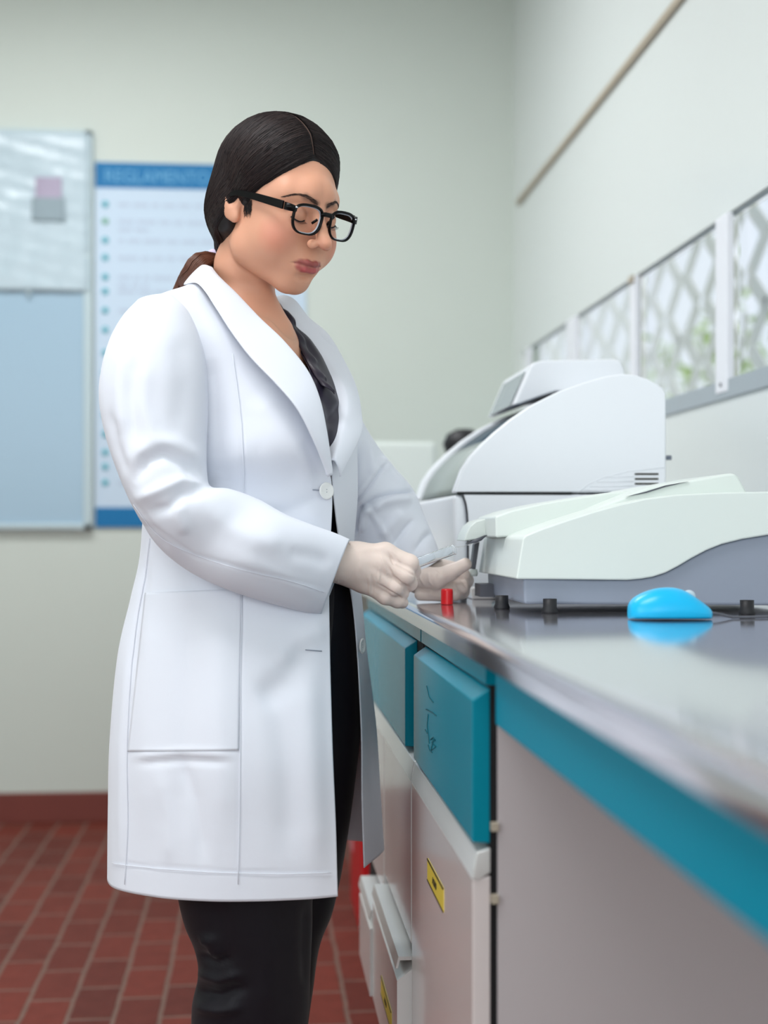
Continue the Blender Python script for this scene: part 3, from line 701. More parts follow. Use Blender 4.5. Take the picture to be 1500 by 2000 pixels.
def hand_l(p, o=0.0):
    """left glove: loose fist lying on the worktop, thumb along the top"""
    N = -.158
    w = Q(800, 1118, N + .01)
    z0 = ZT
    d = sd_ell(p, Q(846, 1126, N - .012), (.040, .022, .026), np.stack([RV * .99 - UP * .1, NV, RV * .1 + UP * .99], 1))
    d = smin(d, sd_cap(p, w, Q(830, 1128, N), .026, .025), .012)
    # fingers: out along the far side, knuckle at the right, tips folded back in front
    F = [([(862, 1108, N - .028), (903, 1116, N - .016), (905, 1126, N + .006), (872, 1138, N + .012)], (.0125, .0115, .0102, .009)),
         ([(862, 1122, N - .028), (908, 1134, N - .012), (902, 1146, N + .012), (862, 1150, N + .020)], (.0125, .0122, .0106, .0095)),
         ([(858, 1140, N - .026), (901, 1154, N - .008), (886, 1160, N + .018), (842, 1158, N + .026)], (.012, .0118, .0106, .0095)),
         ([(850, 1150, N - .022), (882, 1163, N - .004), (864, 1163, N + .022), (822, 1161, N + .026)], (.011, .0105, .0100, .0094))]
    fs = None
    for pts, r in F:
        e = sd_chain(p, [Q(*a) for a in pts], r, .004); fs = e if fs is None else smin(fs, e, .0022)
    d = smin(d, fs, .006)
    th = sd_chain(p, [Q(822, 1128, N + .024), Q(852, 1130, N + .036), Q(880, 1118, N + .042), Q(909, 1102, N + .044)], [.0185, .0145, .0108, .0090], .006)
    d = smin(d, th, .004)
    d = smax(d, (z0 + .0012) - p[..., 2], .003)
    return d - o
def mm(pts, pad): a = np.array(pts); return a.min(0) - pad, a.max(0) + pad

# ---- body mesh: head, neck, chest (fine) + limbs and torso (coarser) in one mesh
hl, hh = mm([H(x, y, z) for x in (-.085, .085) for y in (-.12, .125) for z in (-.13, .13)] + [Q(360, 760, .1), Q(640, 760, -.1)], .012)
hv, hf = surfnet(f_head, hl, hh, .0017)
LEGS = [([(470, 1180, .045), (480, 1400, .065), (480, 1640, .068), (494, 1865, .065), (478, 2100, .055), (455, 2380, .05), (452, 2480, .05)], [.078, .070, .056, .042, .040, .030, .032]),
        ([(545, 1180, -.045), (570, 1400, -.06), (570, 1640, -.067), (557, 1865, -.065), (530, 2060, -.07), (515, 2260, -.075), (505, 2370, -.08)], [.075, .068, .052, .034, .036, .030, .030])]
FOOT = [[(452, 2490, .05), (520, 2510, .06), (590, 2545, .07)], [(505, 2380, -.08), (570, 2420, -.075), (640, 2440, -.07)]]
ARMS = [([(350, 670, .07), (310, 800, .115), (335, 990, .145), (440, 1055, .145), (560, 1095, .125), (655, 1098, .093)], [.038, .036, .030, .030, .027, .024]),
        ([(600, 720, -.13), (645, 850, -.16), (705, 980, -.175), (760, 1060, -.165), (800, 1118, -.150)], [.042, .038, .032, .029, .025])]
def f_body(p):
    ch = np.stack([RV * math.cos(.45) + NV * math.sin(.45), -RV * math.sin(.45) + NV * math.cos(.45), UP], 1)
    d = sd_ell(p, Q(485, 800, -.02), (.084, .112, .150), ch)
    d = smin(d, sd_ell(p, Q(478, 1000, .0), (.080, .088, .15), ch), .05)
    d = smin(d, sd_ell(p, Q(490, 1190, .0), (.092, .110, .11), ch), .05)
    for pts, r in LEGS + ARMS: d = smin(d, sd_chain(p, [Q(*a) for a in pts], r, .01), .02)
    for pts in FOOT: d = smin(d, sd_chain(p, [Q(*a) for a in pts], [.032, .030, .020], .01), .015)
    d = smin(d, hand_r(p, -.0050), .004); d = smin(d, hand_l(p, -.0045), .004)
    return smax(d, (.012) - p[..., 2], .004)
bl, bh = mm([Q(*a) for pts, _ in LEGS + ARMS for a in pts] + [Q(*a) for pts in FOOT for a in pts] + [Q(925, 1150, -.22), Q(480, 610, 0)], .07)
bl[2] = -.01
bv, bf = surfnet(f_body, bl, bh, .0045)
allv = np.concatenate([hv, bv]); allf = np.concatenate([hf, bf + len(hv)])
base = Q(490, 1200, 0); base[2] = 0
M_skin = mat('skin', (205, 148, 118), 0.46, sss=0.18, attr='tint', bump=(240, 0.08, 0.0006), spec=0.4)
person = obj('person', allv, allf.tolist(), M_skin, origin=base)
tag(person, 'woman in a white lab coat, glasses and gloves holding a clear tube', 'person')
# skin colouring: lips, cheeks, brows
q = toH(allv); ax_ = np.abs(q[:, 0]); m_ = np.stack([ax_, q[:, 1], q[:, 2]], -1)
skin = np.array(lin((214, 158, 130))); lip = np.array(lin((172, 84, 84))); lipu = np.array(lin((146, 74, 72))); rose = np.array(lin((206, 118, 100))); brow = np.array(lin((58, 42, 38)))
ss = lambda x, a, b: np.clip((b - x) / (b - a), 0, 1)
colr = np.repeat(skin[None], len(allv), 0)
def blend(w, c):
    global colr
    colr = colr * (1 - w[:, None]) + c[None] * w[:, None]
blend(.55 * ss(sd_sph(m_, np.array((.047, .066, -.046)), .008), 0, .024), rose)
blend(.35 * ss(sd_sph(m_, np.array((0, .115, -.050)), .004), 0, .014), rose)
blend(.95 * ss(sd_chain(m_, *LIPU, .003), .0, .0026), lipu)
blend(1.0 * ss(sd_chain(m_, *LIPL, .003), .0, .0024), lip)
blend(.62 * ss(sd_chain(m_, [(.009, .092, .0078), (.025, .0865, .0142), (.034, .076, .0142), (.043, .064, .0085)], [.0044, .0038, .0030, .0008]), -.0010, .0030), brow)
blend(.45 * ss(sd_chain(m_, [(.019, .082, -.008), (.031, .085, -.004), (.044, .073, -.007)], [.003, .003, .002]), .0, .004), np.array(lin((130, 84, 70))))
at = person.data.color_attributes.new('tint', 'FLOAT_COLOR', 'POINT')
at.data.foreach_set('color', np.concatenate([colr, np.ones((len(colr), 1))], 1).ravel())

def child(name, v, f, m, parent=person, **kw): return obj(name, v, f, m, parent, origin=parent['_w'] if '_w' in parent else None, **kw)
def wchild(mb, name, m, parent=person, **kw): return child(name, mb.v, mb.f, m, parent, **kw)

# lashes and eyebrow hairs
M_hair = mat('dark_brown_hair', (25, 19, 20), 0.42, spec=0.32, bump=(200, 0.2, 0.0005))
M_lash = mat('eyelash', (24, 18, 18), 0.6)
LA = {1: MB(), -1: MB()}; EB = {1: MB(), -1: MB()}
head_tree = BVHTree.FromPolygons([tuple(v) for v in hv], hf.tolist())
def on_head(x, y, z, off=.0, frm=None):
    """point of head space pushed out onto the skin from the head's inside"""
    p = H(x, y, z); c = H(0, 0, z) if frm is None else H(*frm)
    dirn = Vector(p - c).normalized(); o = Vector(c) + dirn * .2
    hit = head_tree.ray_cast(o, -dirn)
    return np.array(hit[0] + dirn * off) if hit[0] is not None else p
for s in (1, -1):
    la = LA[s]
    line = [on_head(s * x, y, z, .0004, (s * .0290, .03, z)) for x, y, z in [(.0170, .09, -.0178), (.022, .09, -.0196), (.028, .09, -.0208), (.034, .09, -.0202), (.0395, .088, -.0180), (.0425, .085, -.0160)]]
    line = list(smooth_chain(line, 16)); la.tube(line, [.0005] + [.0010] * 14 + [.0005], 6)
    for i in range(1, 16):
        for j in range(2):
            t = (i + j * .5) / 16; p0 = line[i]; dr = HY * .75 - HZ * .55 + HX * s * (t - .35) * .8; dr /= np.linalg.norm(dr)
            la.tube([p0, p0 + dr * .0035 - HZ * .0004, p0 + dr * .0068 + HZ * .0012], [.00032, .00024, .0001], 4, cap=False)
for s in (1, -1):
    eb = EB[s]
    ln = smooth_chain([(.008, .092, .0075), (.016, .092, .0115), (.025, .0870, .0152), (.034, .076, .0150), (.044, .064, .0088)], 30)
    for i in range(30):
        w_ = .0040 * (1 - i / 34)
        for j in range(6):
            x, y, z = ln[i]; x += rng.uniform(-.0008, .0008); z += rng.uniform(-w_, w_) * .8
            a = on_head(s * x, y, z, .0003); b = on_head(s * (x + .0045), y - .003, z + .0012 * (1 - i / 15), .0006)
            eb.tube([a, b], [.00022, .0001], 3, cap=False)
M_browh = mat('eyebrow_hair', (66, 48, 42), .6)
for s in (1, -1): wchild(LA[s], 'eyelashes', M_lash); wchild(EB[s], 'eyebrow', M_browh)

# ---- hair
def f_hair(p):
    q = toH(p); ax = np.abs(q[..., 0]); m = np.stack([ax, q[..., 1], q[..., 2]], -1)
    t = np.clip((q[..., 1] + .012) / .10, 0, 1)
    line = .000 + .088 * t ** 1.4 - .015 * np.sin(np.pi * t)
    cut = (line - q[..., 2]) * .8
    side = (q[..., 1] + .012 + .05 * np.clip(-q[..., 2], 0, .1)) * .9
    line = line - .016 * np.exp(-((q[..., 1] - .010) / .013) ** 2); f2 = np.clip((t - .5) * 2, 0, 1); line = line + f2 * (.004 - .30 * np.abs(q[..., 0] - .010)); cut = (line - q[..., 2]) * .8
    keep = smin(cut, side, .006)
    th = .0014 + .0100 * np.clip(-keep / .045, 0, 1) ** 1.1
    d = smin(sd_ell(m, (0, -.014, .033), (.0745, .094, .084)), sd_ell(m, (0, .026, -.032), (.0640, .061, .080)), .03) - th
    d = smin(d, sd_ell(m, (.020, -.058, -.020), (.056, .050, .055)), .03)
    d = smin(d, sd_cap(q, np.array((.01, -.066, -.040)), TIE + np.array((0, .004, .004)), .036, .013), .025)
    d = smin(d, sd_ell(m, (.066, -.036, -.016), (.014, .022, .036)), .02)
    return smax(d, keep, .005)
TIE = np.array([.010, -.106, -.098])
hal, hah = mm([H(x, y, z) for x in (-.1, .1) for y in (-.13, .11) for z in (-.13, .14)], .01)
av, af = surfnet(f_hair, hal, hah, .0022)
M_hairbase = mat('hair_base', (20, 16, 17), 0.5)
hair = child('hair', av, af.tolist(), M_hairbase)
hair_tree = BVHTree.FromPolygons([tuple(v) for v in av], af.tolist())
HC = np.array([0, -.015, .02])
def hair_pt(dv, off):
    dv = dv / np.linalg.norm(dv); wd = HM @ dv
    o = Vector(H(*HC)) + Vector(wd) * .2; hit = hair_tree.ray_cast(o, -Vector(wd))
    return None if hit[0] is None else np.array(hit[0]) + wd * off
st = [MB(), MB()]
def strand(mb, pts, r):
    """thin three-sided fibre"""
    if len(pts) < 3: return
    mb.tube(pts, [r * .5] + [r] * (len(pts) - 2) + [r * .4], 3, cap=False)
tie = TIE
for i in range(2800):
    s = 1 if i % 3 else -1                                   # two thirds on the visible side
    f_ = rng.random() ** 1.25
    yy = .080 - f_ * .150; zz = .080 + .045 * math.sin(min(1, f_ * 1.4) * 1.57) - max(0, f_ - .7) * .07
    a = np.array([s * .0025 + .012, yy, zz]) - HC; a /= np.linalg.norm(a)
    e = tie + rng.normal(0, .006, 3) - HC; e /= np.linalg.norm(e)
    # direction of the sweep: down over the side, then back to the tie
    lo_ = rng.random() ** .6 * (1 - f_) ; mid = np.array([s * (.085), .040 - f_ * .085 + rng.normal(0, .002), .052 - .044 * lo_ - .01 * f_]) - HC; mid /= np.linalg.norm(mid)
    m2 = np.array([s * .076, -.045 - f_ * .030, -.020 + f_ * .012 - .034 * rng.random()]) - HC; m2 /= np.linalg.norm(m2)
    pts = []
    off = rng.uniform(.0002, .0013)
    for t in np.linspace(0, 1, 22):
        w0, w1, w2, w3 = (1 - t) ** 3, 3 * t * (1 - t) ** 2, 3 * t * t * (1 - t), t ** 3
        dv = a * w0 + mid * w1 + m2 * w2 + e * w3
        p_ = hair_pt(dv, off + .0006 * math.sin(t * 9 + i))
        if p_ is None: break
        if pts and np.linalg.norm(p_ - pts[-1]) > .022: break
        pts.append(p_)
    strand(st[i % 2], pts, rng.uniform(.00032, .0006))
for i in range(900):                                         # hairs growing from the hairline itself
    s = 1 if i % 3 else -1; y_ = rng.uniform(.0, .077); t = np.clip((y_ + .012) / .10, 0, 1)
    z_ = .088 * t ** 1.4 - .015 * math.sin(math.pi * t) - .016 * math.exp(-((y_ - .010) / .013) ** 2) + .0015
    if t > .8: continue
    xs = .0745 * math.sqrt(max(.02, 1 - ((y_ + .014) / .094) ** 2 - max(0, (z_ - .033) / .084) ** 2))
    a = np.array([s * xs, y_, z_]) - HC; b = np.array([s * .080, min(y_ - .02, .02), z_ * .55 + .012]) - HC
    m2 = np.array([s * .076, -.05, -.022 - .034 * rng.random()]) - HC; e = tie + rng.normal(0, .006, 3) - HC
    pts = []; off = rng.uniform(.0002, .0010)
    for t in np.linspace(0, 1, 18):
        dv = a * (1 - t) ** 3 + b * 3 * t * (1 - t) ** 2 + m2 * 3 * t * t * (1 - t) + e * t ** 3; p_ = hair_pt(dv, off)
        if p_ is None: 
            if pts: break
            continue
        if pts and np.linalg.norm(p_ - pts[-1]) > .022: break
        pts.append(p_)
    strand(st[i % 2], pts, rng.uniform(.0003, .0005))
for i in range(520):
    s = 1 if i % 2 else -1; r_ = rng.random() * .048; x0 = .010 + s * r_; z_ = .0925 - .30 * r_ - .02 * r_ + .0005 + rng.uniform(0, .006)
    a = np.array([x0, .075 - 4 * x0 * x0, z_]) - HC; b = np.array([s * .080, .040, z_ * .6 + .012]) - HC
    m2 = np.array([s * .078, -.045, -.012 - .03 * rng.random()]) - HC; e = tie + rng.normal(0, .006, 3) - HC; pts = []; off = rng.uniform(.0002, .0010)
    for t in np.linspace(0, 1, 18):
        p_ = hair_pt(a * (1 - t) ** 3 + b * 3 * t * (1 - t) ** 2 + m2 * 3 * t * t * (1 - t) + e * t ** 3, off)
        if p_ is None:
            if pts: break
            continue
        if pts and np.linalg.norm(p_ - pts[-1]) > .022: break
        pts.append(p_)
    strand(st[i % 2], pts, rng.uniform(.0003, .0005))
for i in range(260):
    s = 1 if i % 4 else -1; j = rng.random()
    a = np.array([s * .072, -.020 - .01 * j, .010 - .03 * j]) - HC; b = np.array([s * .066, -.034, -.050 - .01 * j]) - HC; e = tie + rng.normal(0, .005, 3) - HC; pts = []
    for t in np.linspace(0, 1, 14):
        p_ = hair_pt(a * (1 - t) ** 2 + b * 2 * t * (1 - t) + e * t * t, rng.uniform(.0005, .0012))
        if p_ is None: continue
        if pts and np.linalg.norm(p_ - pts[-1]) > .022: break
        pts.append(p_)
    strand(st[i % 2], pts, .0004)
def view_hit(px, py, off):
    c = Vector((0, 0, CAMZ)); dr = (Vector(P(px, py, 1.0)) - c).normalized(); h_ = hair_tree.ray_cast(c, dr)
    return None if h_[0] is None else np.array(h_[0]) - np.array(dr) * off
for i in range(1100):                                        # short hairs lying over the edge of the hairline
    if i % 3: x = rng.uniform(478, 618); y = 300 + (615 - x) * .56 + rng.uniform(-14, 12); dx, dy = -1, .50
    else: x = rng.uniform(612, 668); y = 296 + (x - 612) * .95 + rng.uniform(-14, 10); dx, dy = .75, 1.0
    pts = []
    for t in np.linspace(0, 1, 8):
        p_ = view_hit(x + dx * 30 * t, y + dy * 30 * t - 5 * math.sin(3 * t), .0004 + .0004 * rng.random())
        if p_ is None or (pts and np.linalg.norm(p_ - pts[-1]) > .012): break
        pts.append(p_)
    strand(st[i % 2], pts, .0003)
M_hair2 = mat('brown_hair_light', (42, 31, 30), 0.4, spec=0.38)
pl_ = [hair_pt(np.array([.012, .080 - f_ * .150, .080 + .045 * math.sin(min(1, f_ * 1.4) * 1.57) - max(0, f_ - .7) * .07]) - HC, .0004) for f_ in np.linspace(.0, .55, 14)]
child('parting', *(lambda m_: (m_.v, m_.f))(MB().tube([p for p in pl_ if p is not None], .0006, 6)), mat('scalp_parting', (84, 60, 50), .6), hair)
child('hair_strands', st[0].v, st[0].f, M_hair, hair); child('hair_strands', st[1].v, st[1].f, M_hair2, hair)
# sideburn wisps and nape
wi = MB()
for i in range(110):
    x = .0745; y0 = rng.uniform(.009, .026); z0 = rng.uniform(-.012, -.002)
    pts = [on_head(x, y0 + t * rng.uniform(-.006, .004), z0 - t * rng.uniform(.006, .022), .0008) for t in np.linspace(0, 1, 6)]
    strand(wi, pts, .00016)
child('hair_wisps', wi.v, wi.f, M_lash, hair)
# ponytail
T0 = H(*tie)
pt_path = smooth_chain([T0, Q(392, 510, .0), Q(376, 535, .0), Q(366, 560, -.035), Q(352, 620, -.04), Q(345, 690, -.05)], 16)
prr = [.008, .0095, .011, .012, .013, .0135, .014, .0145, .015, .016, .018, .016, .014, .011, .008, .003]
pony = MB().tube(pt_path, [r * .86 for r in prr], 18); pn = wchild(pony, 'ponytail', M_hairbase, hair)
M_pony = mat('reddish_brown_hair', (104, 66, 50), 0.4, spec=0.5)
ps = MB()
for i in range(420):
    ang = rng.uniform(0, 6.283); pts = []
    for k, c in enumerate(pt_path[:14]):
        a_ = ang + .04 * k; tg = pt_path[k + 1] - c; tg /= np.linalg.norm(tg); e1 = np.cross(tg, NV); e1 /= np.linalg.norm(e1); e2 = np.cross(tg, e1); pts.append(c + (prr[k] + rng.uniform(0, .0007)) * (math.cos(a_) * e1 + math.sin(a_) * e2))
    strand(ps, pts, .0005)
child('ponytail_strands', ps.v, ps.f, M_pony, hair)
tdir = pt_path[1] - pt_path[0]; tdir /= np.linalg.norm(tdir)
ht = MB(); ring = []
u1 = np.cross(tdir, UP); u1 /= np.linalg.norm(u1); u2 = np.cross(tdir, u1)
for k in range(49):
    a_ = 2 * math.pi * k / 48; rr = .0105 + .0012 * math.sin(a_ * 9); ring.append(pt_path[0] * .4 + pt_path[1] * .6 + tdir * (.004 + .001 * math.sin(a_ * 7)) + rr * (math.cos(a_) * u1 + math.sin(a_) * u2))
ht.tube(ring, .0052, 10, cap=False)
wchild(ht, 'hair_tie', mat('lilac_scrunchie', (222, 206, 232), .7))

# ---- eyeglasses (head space)
M_frame = mat('black_acetate', (4, 4, 5), 0.3, spec=0.2)
M_lens = mat('spectacle_lens', (255, 255, 255), 0.0, trans=1.0, ior=1.03)
M_clear = mat('clear_inner_rim', (190, 196, 206), 0.12)
M_chrome = mat('chrome_rivet', (230, 232, 235), 0.2, 0.8)
gl = None
def lens_outline(s, grow=0.0, n=40):
    out = []
    for k in range(n):
        a_ = 2 * math.pi * k / n; c, s_ = math.cos(a_), math.sin(a_)
        x = .0228 * math.copysign(abs(c) ** .66, c) * (1 + .10 * s_); z = (.0180 if s_ > 0 else .0195) * math.copysign(abs(s_) ** .72, s_)
        L = 1 + grow / math.hypot(x, z); x, z = x * L, z * L
        X = s * (.0322 + x); out.append((X, .1090 - .0055 * (X / .06) ** 2 + .10 * z * .9, z - .0165))
    return out
gv, gf = [], []
def rim(mb, s, g0, g1, y0, y1):
    n = 40; a_, b_ = lens_outline(s, g0, n), lens_outline(s, g1, n); V = []
    for L, yy in ((a_, y0), (b_, y0), (b_, y1), (a_, y1)): V += [H(x, y + yy, z) for x, y, z in L]
    F = []
    for r in range(4):
        for k in range(n):
            q_ = (r * n + k, r * n + (k + 1) % n, ((r + 1) % 4) * n + (k + 1) % n, ((r + 1) % 4) * n + k); F.append(q_ if s < 0 else q_[::-1])
    mb.add(V, F)
fm = MB()
for s in (1, -1):
    rim(fm, s, 0, .0021, -.0018, .0024)
    # brow bar thickening and end piece
    for k in range(3, 18):
        pass
    o_ = lens_outline(s, .0022)
    fm.tube([H(o_[k][0], o_[k][1], o_[k][2]) for k in (range(4, 17))], .0015 * HS, 8)
    V = []
    for (x, y, z), h_ in zip([(.0525, .1060, -.0050), (.0570, .1050, -.0046), (.0615, .1025, -.0040), (.0645, .0985, -.0035), (.0660, .0930, -.0030)], [.0038, .0050, .0056, .0058, .0058]):
        for dx, dy, dz in ((-.0014, -.0016, -h_), (.0010, .0014, -h_), (.0010, .0014, h_ * .8), (-.0014, -.0016, h_ * .8)): V.append(H(s * (x + dx), y + dy, z + dz))
    F = [(i * 4 + k, i * 4 + (k + 1) % 4, i * 4 + 4 + (k + 1) % 4, i * 4 + 4 + k) for i in range(4) for k in range(4)] + [(3, 2, 1, 0), (16, 17, 18, 19)]
    fm.add(V, F if s > 0 else [g[::-1] for g in F])
fm.tube([H(-.0115, .1090, -.0065), H(-.005, .1115, -.005), H(.005, .1115, -.005), H(.0115, .1090, -.0065)], .0033 * HS, 10)
glasses = wchild(fm, 'eyeglasses', M_frame)
glasses['label'] = 'black rimmed eyeglasses'
for s in (1, -1):
    tm = MB(); pth = [(.0664, .0915, -.0030), (.0705, .070, -.001), (.0735, .045, .0012), (.0765, .02, .0030), (.0785, .0, .0030), (.0785, -.016, -.001), (.0765, -.030, -.014)]
    V = []; hw = [.0058, .0056, .0052, .0046, .0042, .0036, .0030]
    for (x, y, z), h_ in zip(pth, hw):
        for dx, dz in ((-.0016, -h_), (.0016, -h_), (.0016, h_), (-.0016, h_)): V.append(H(s * (x + dx), y, z + dz))
    F = [(i * 4 + k, i * 4 + (k + 1) % 4, i * 4 + 4 + (k + 1) % 4, i * 4 + 4 + k) for i in range(6) for k in range(4)] + [(3, 2, 1, 0), (24, 25, 26, 27)]
    if s < 0: F = [g[::-1] for g in F]
    child('temple_arm', V, F, M_frame, glasses, bevel=.0006)
    rm = MB(); rim(rm, s, -.0014, .0002, -.0030, -.0012); wchild(rm, 'inner_rim', M_clear, glasses)
    n = 40; a_ = lens_outline(s, .0002, n); cV = [H(x, y - .0002, z) for x, y, z in a_] + [H(x, y - .0012, z) for x, y, z in a_]
    F = [list(range(n)), [n + k for k in range(n)][::-1]] + [(k, n + k, n + (k + 1) % n, (k + 1) % n) for k in range(n)]
    child('lens', cV, F, M_lens, glasses, smooth=False)
    rv = MB().tube([H(s * .0540, .1085, -.0030), H(s * .0570, .1075, -.0030)], .0010, 8); wchild(rv, 'rivet', M_chrome, glasses)
    np_ = MB().tube([H(s * .011, .103, -.014), H(s * .0135, .096, -.020)], .0018, 8); wchild(np_, 'nose_pad', M_frame, glasses)
# ------------------------------------------------------------------ clothing
def wz(a): return np.array(a, float)
M_coat = mat('white_coat_cloth', (224, 228, 237), 0.75, bump=(650, 0.12, 0.0004), sheen=0.15, spec=0.25)
M_trous = mat('black_trouser_cloth', (16, 13, 22), 0.6, bump=(500, 0.1, 0.0004), sheen=0.08, spec=0.3)
M_blouse = mat('dark_plum_satin', (36, 31, 46), 0.45, spec=0.4)
M_glove = mat('latex_glove', (224, 207, 197), 0.42, bump=(60, 0.35, 0.002, (1, 1, .5)), sss=0.08, spec=0.4)
M_button = mat('white_button', (236, 238, 236), 0.3)
M_shoe = mat('black_leather', (20, 18, 18), 0.3)

def grid(rows, nu, nv):
    """rows: (R x C x 3) control net -> smooth nu x nv net"""
    R = np.asarray(rows, float)
    A = np.stack([smooth_chain(R[i], nv) for i in range(len(R))])          # along each row
    return np.stack([smooth_chain(A[:, j], nu) for j in range(nv)], 1)
def gfaces(nu, nv, closed=False, flip=False):
    F = []
    for i in range(nu - 1):
        for j in range(nv if closed else nv - 1):
            q_ = (i * nv + j, i * nv + (j + 1) % nv, (i + 1) * nv + (j + 1) % nv, (i + 1) * nv + j)
            F.append(q_[::-1] if flip else q_)
    return F
def normals(G, closed=False):
    du = np.gradient(G, axis=0)
    dv = (np.roll(G, -1, 1) - np.roll(G, 1, 1)) / 2 if closed else np.gradient(G, axis=1)
    n = np.cross(du, dv); n /= np.linalg.norm(n, axis=-1, keepdims=True) + 1e-12
    return n
def to_px(V):
    q_ = V - np.array([0, 0, CAMZ]); d = q_ @ FV; r = q_ @ RV
    return np.stack([750 + FPX * r / d, 1040 - FPX * q_[..., 2] / d], -1)
def seg_dist(P2, poly):
    best = np.full(P2.shape[:-1], 1e9); L = len(poly) - 1; tt = np.zeros(P2.shape[:-1])
    for i in range(L):
        a = np.array(poly[i], float); b = np.array(poly[i + 1], float); ab = b - a
        t = np.clip(((P2 - a) @ ab) / (ab @ ab + 1e-9), 0, 1); dd = np.linalg.norm(P2 - a - t[..., None] * ab, axis=-1)
        m = dd < best; best = np.where(m, dd, best); tt = np.where(m, (i + t) / L, tt)
    return best, tt
def fold(G, N, folds, near=True):
    """press creases / raise ridges: (polyline, width px, depth m); fades towards the ends of each line"""
    P2 = to_px(G); facing = np.clip((N @ NV) * 2.5, 0, 1) if near else 1
    D = np.zeros(G.shape[:-1])
    for poly, wpx, amp in folds:
        dd, t = seg_dist(P2, poly); D += amp * np.exp(-(dd / wpx) ** 2) * np.clip(np.minimum(t, 1 - t) * 5 + .12, 0, 1)
    return G + N * (D * facing)[..., None]

# ---- lab coat body
def zrow(z, pts): return [P_z(px, n, z) for px, n in pts]
def P_z(px, n, z):
    p = P(px, 1040, D0 - n); p[2] = z; return p
coat_rows = [
 zrow(.572, [(660, .15), (600, .163), (500, .173), (400, .172), (300, .152), (217, .10), (222, .0), (300, -.11), (430, -.16), (570, -.18), (690, -.17), (750, -.12), (712, 0)]),
 zrow(.66, [(656, .145), (597, .16), (500, .171), (400, .171), (300, .149), (217, .095), (225, -.005), (300, -.11), (430, -.158), (565, -.175), (675, -.168), (742, -.12), (708, .0)]),
 zrow(.75, [(650, .14), (592, .156), (500, .168), (400, .168), (300, .145), (219, .09), (230, -.01), (300, -.11), (430, -.155), (560, -.17), (660, -.165), (733, -.12), (707, .0)]),
 zrow(.86, [(645, .118), (590, .134), (500, .148), (400, .150), (310, .130), (234, .08), (245, -.01), (310, -.10), (430, -.14), (550, -.155), (640, -.15), (713, -.11), (699, .01)]),
 zrow(.935, [(643, .098), (590, .112), (500, .125), (400, .128), (320, .110), (260, .07), (265, -.01), (320, -.09), (430, -.125), (540, -.14), (630, -.13), (703, -.09), (688, .02)]),
 zrow(.99, [(644, .084), (590, .099), (500, .108), (410, .108), (335, .092), (279, .06), (280, -.01), (330, -.08), (430, -.115), (530, -.13), (620, -.12), (690, -.07), (668, .03)]),
 zrow(1.07, [(649, .090), (600, .106), (520, .114), (430, .110), (350, .09), (290, .055), (285, -.01), (330, -.08), (430, -.12), (530, -.135), (620, -.12), (698, -.05), (652, .078)]),
 [Q(*a) for a in [(636, 880, .105), (590, 882, .13), (520, 885, .142), (430, 885, .13), (350, 882, .10), (300, 878, .05), (285, 870, -.02), (330, 870, -.09), (430, 870, -.13), (530, 870, -.145), (640, 872, -.12), (698, 870, -.04), (650, 880, .08)]],
 [Q(*a) for a in [(620, 800, .098), (580, 802, .122), (520, 805, .136), (430, 805, .13), (350, 800, .108), (300, 790, .05), (280, 780, -.02), (330, 780, -.10), (430, 780, -.14), (530, 780, -.15), (640, 785, -.13), (700, 800, -.05), (672, 800, .01)]],
 [Q(*a) for a in [(592, 722, .085), (560, 722, .105), (500, 720, .122), (430, 715, .128), (350, 705, .115), (295, 690, .06), (275, 680, -.02), (330, 680, -.11), (430, 680, -.145), (530, 690, -.155), (620, 705, -.13), (680, 730, -.07), (647, 722, -.02)]],
 [Q(*a) for a in [(533, 655, .065), (505, 653, .083), (455, 645, .108), (405, 638, .122), (350, 630, .118), (300, 625, .07), (290, 622, -.02), (340, 622, -.10), (430, 625, -.14), (520, 635, -.15), (600, 650, -.13), (652, 668, -.09), (606, 660, -.055)]],
 [Q(*a) for a in [(462, 590, .055), (440, 588, .065), (415, 584, .08), (380, 580, .098), (335, 576, .105), (305, 580, .06), (300, 585, -.01), (350, 590, -.07), (430, 600, -.11), (500, 610, -.13), (560, 620, -.12), (605, 630, -.10), (570, 618, -.07)]],
 [Q(*a) for a in [(420, 548, .05), (408, 548, .055), (395, 549, .058), (380, 551, .052), (365, 556, .032), (360, 560, .0), (367, 562, -.03), (390, 565, -.055), (430, 570, -.07), (470, 575, -.08), (505, 580, -.085), (535, 585, -.085), (550, 590, -.075)]],
]
NU, NV_ = 300, 280
G = grid(coat_rows, NU, NV_)
Nn = -normals(G); 
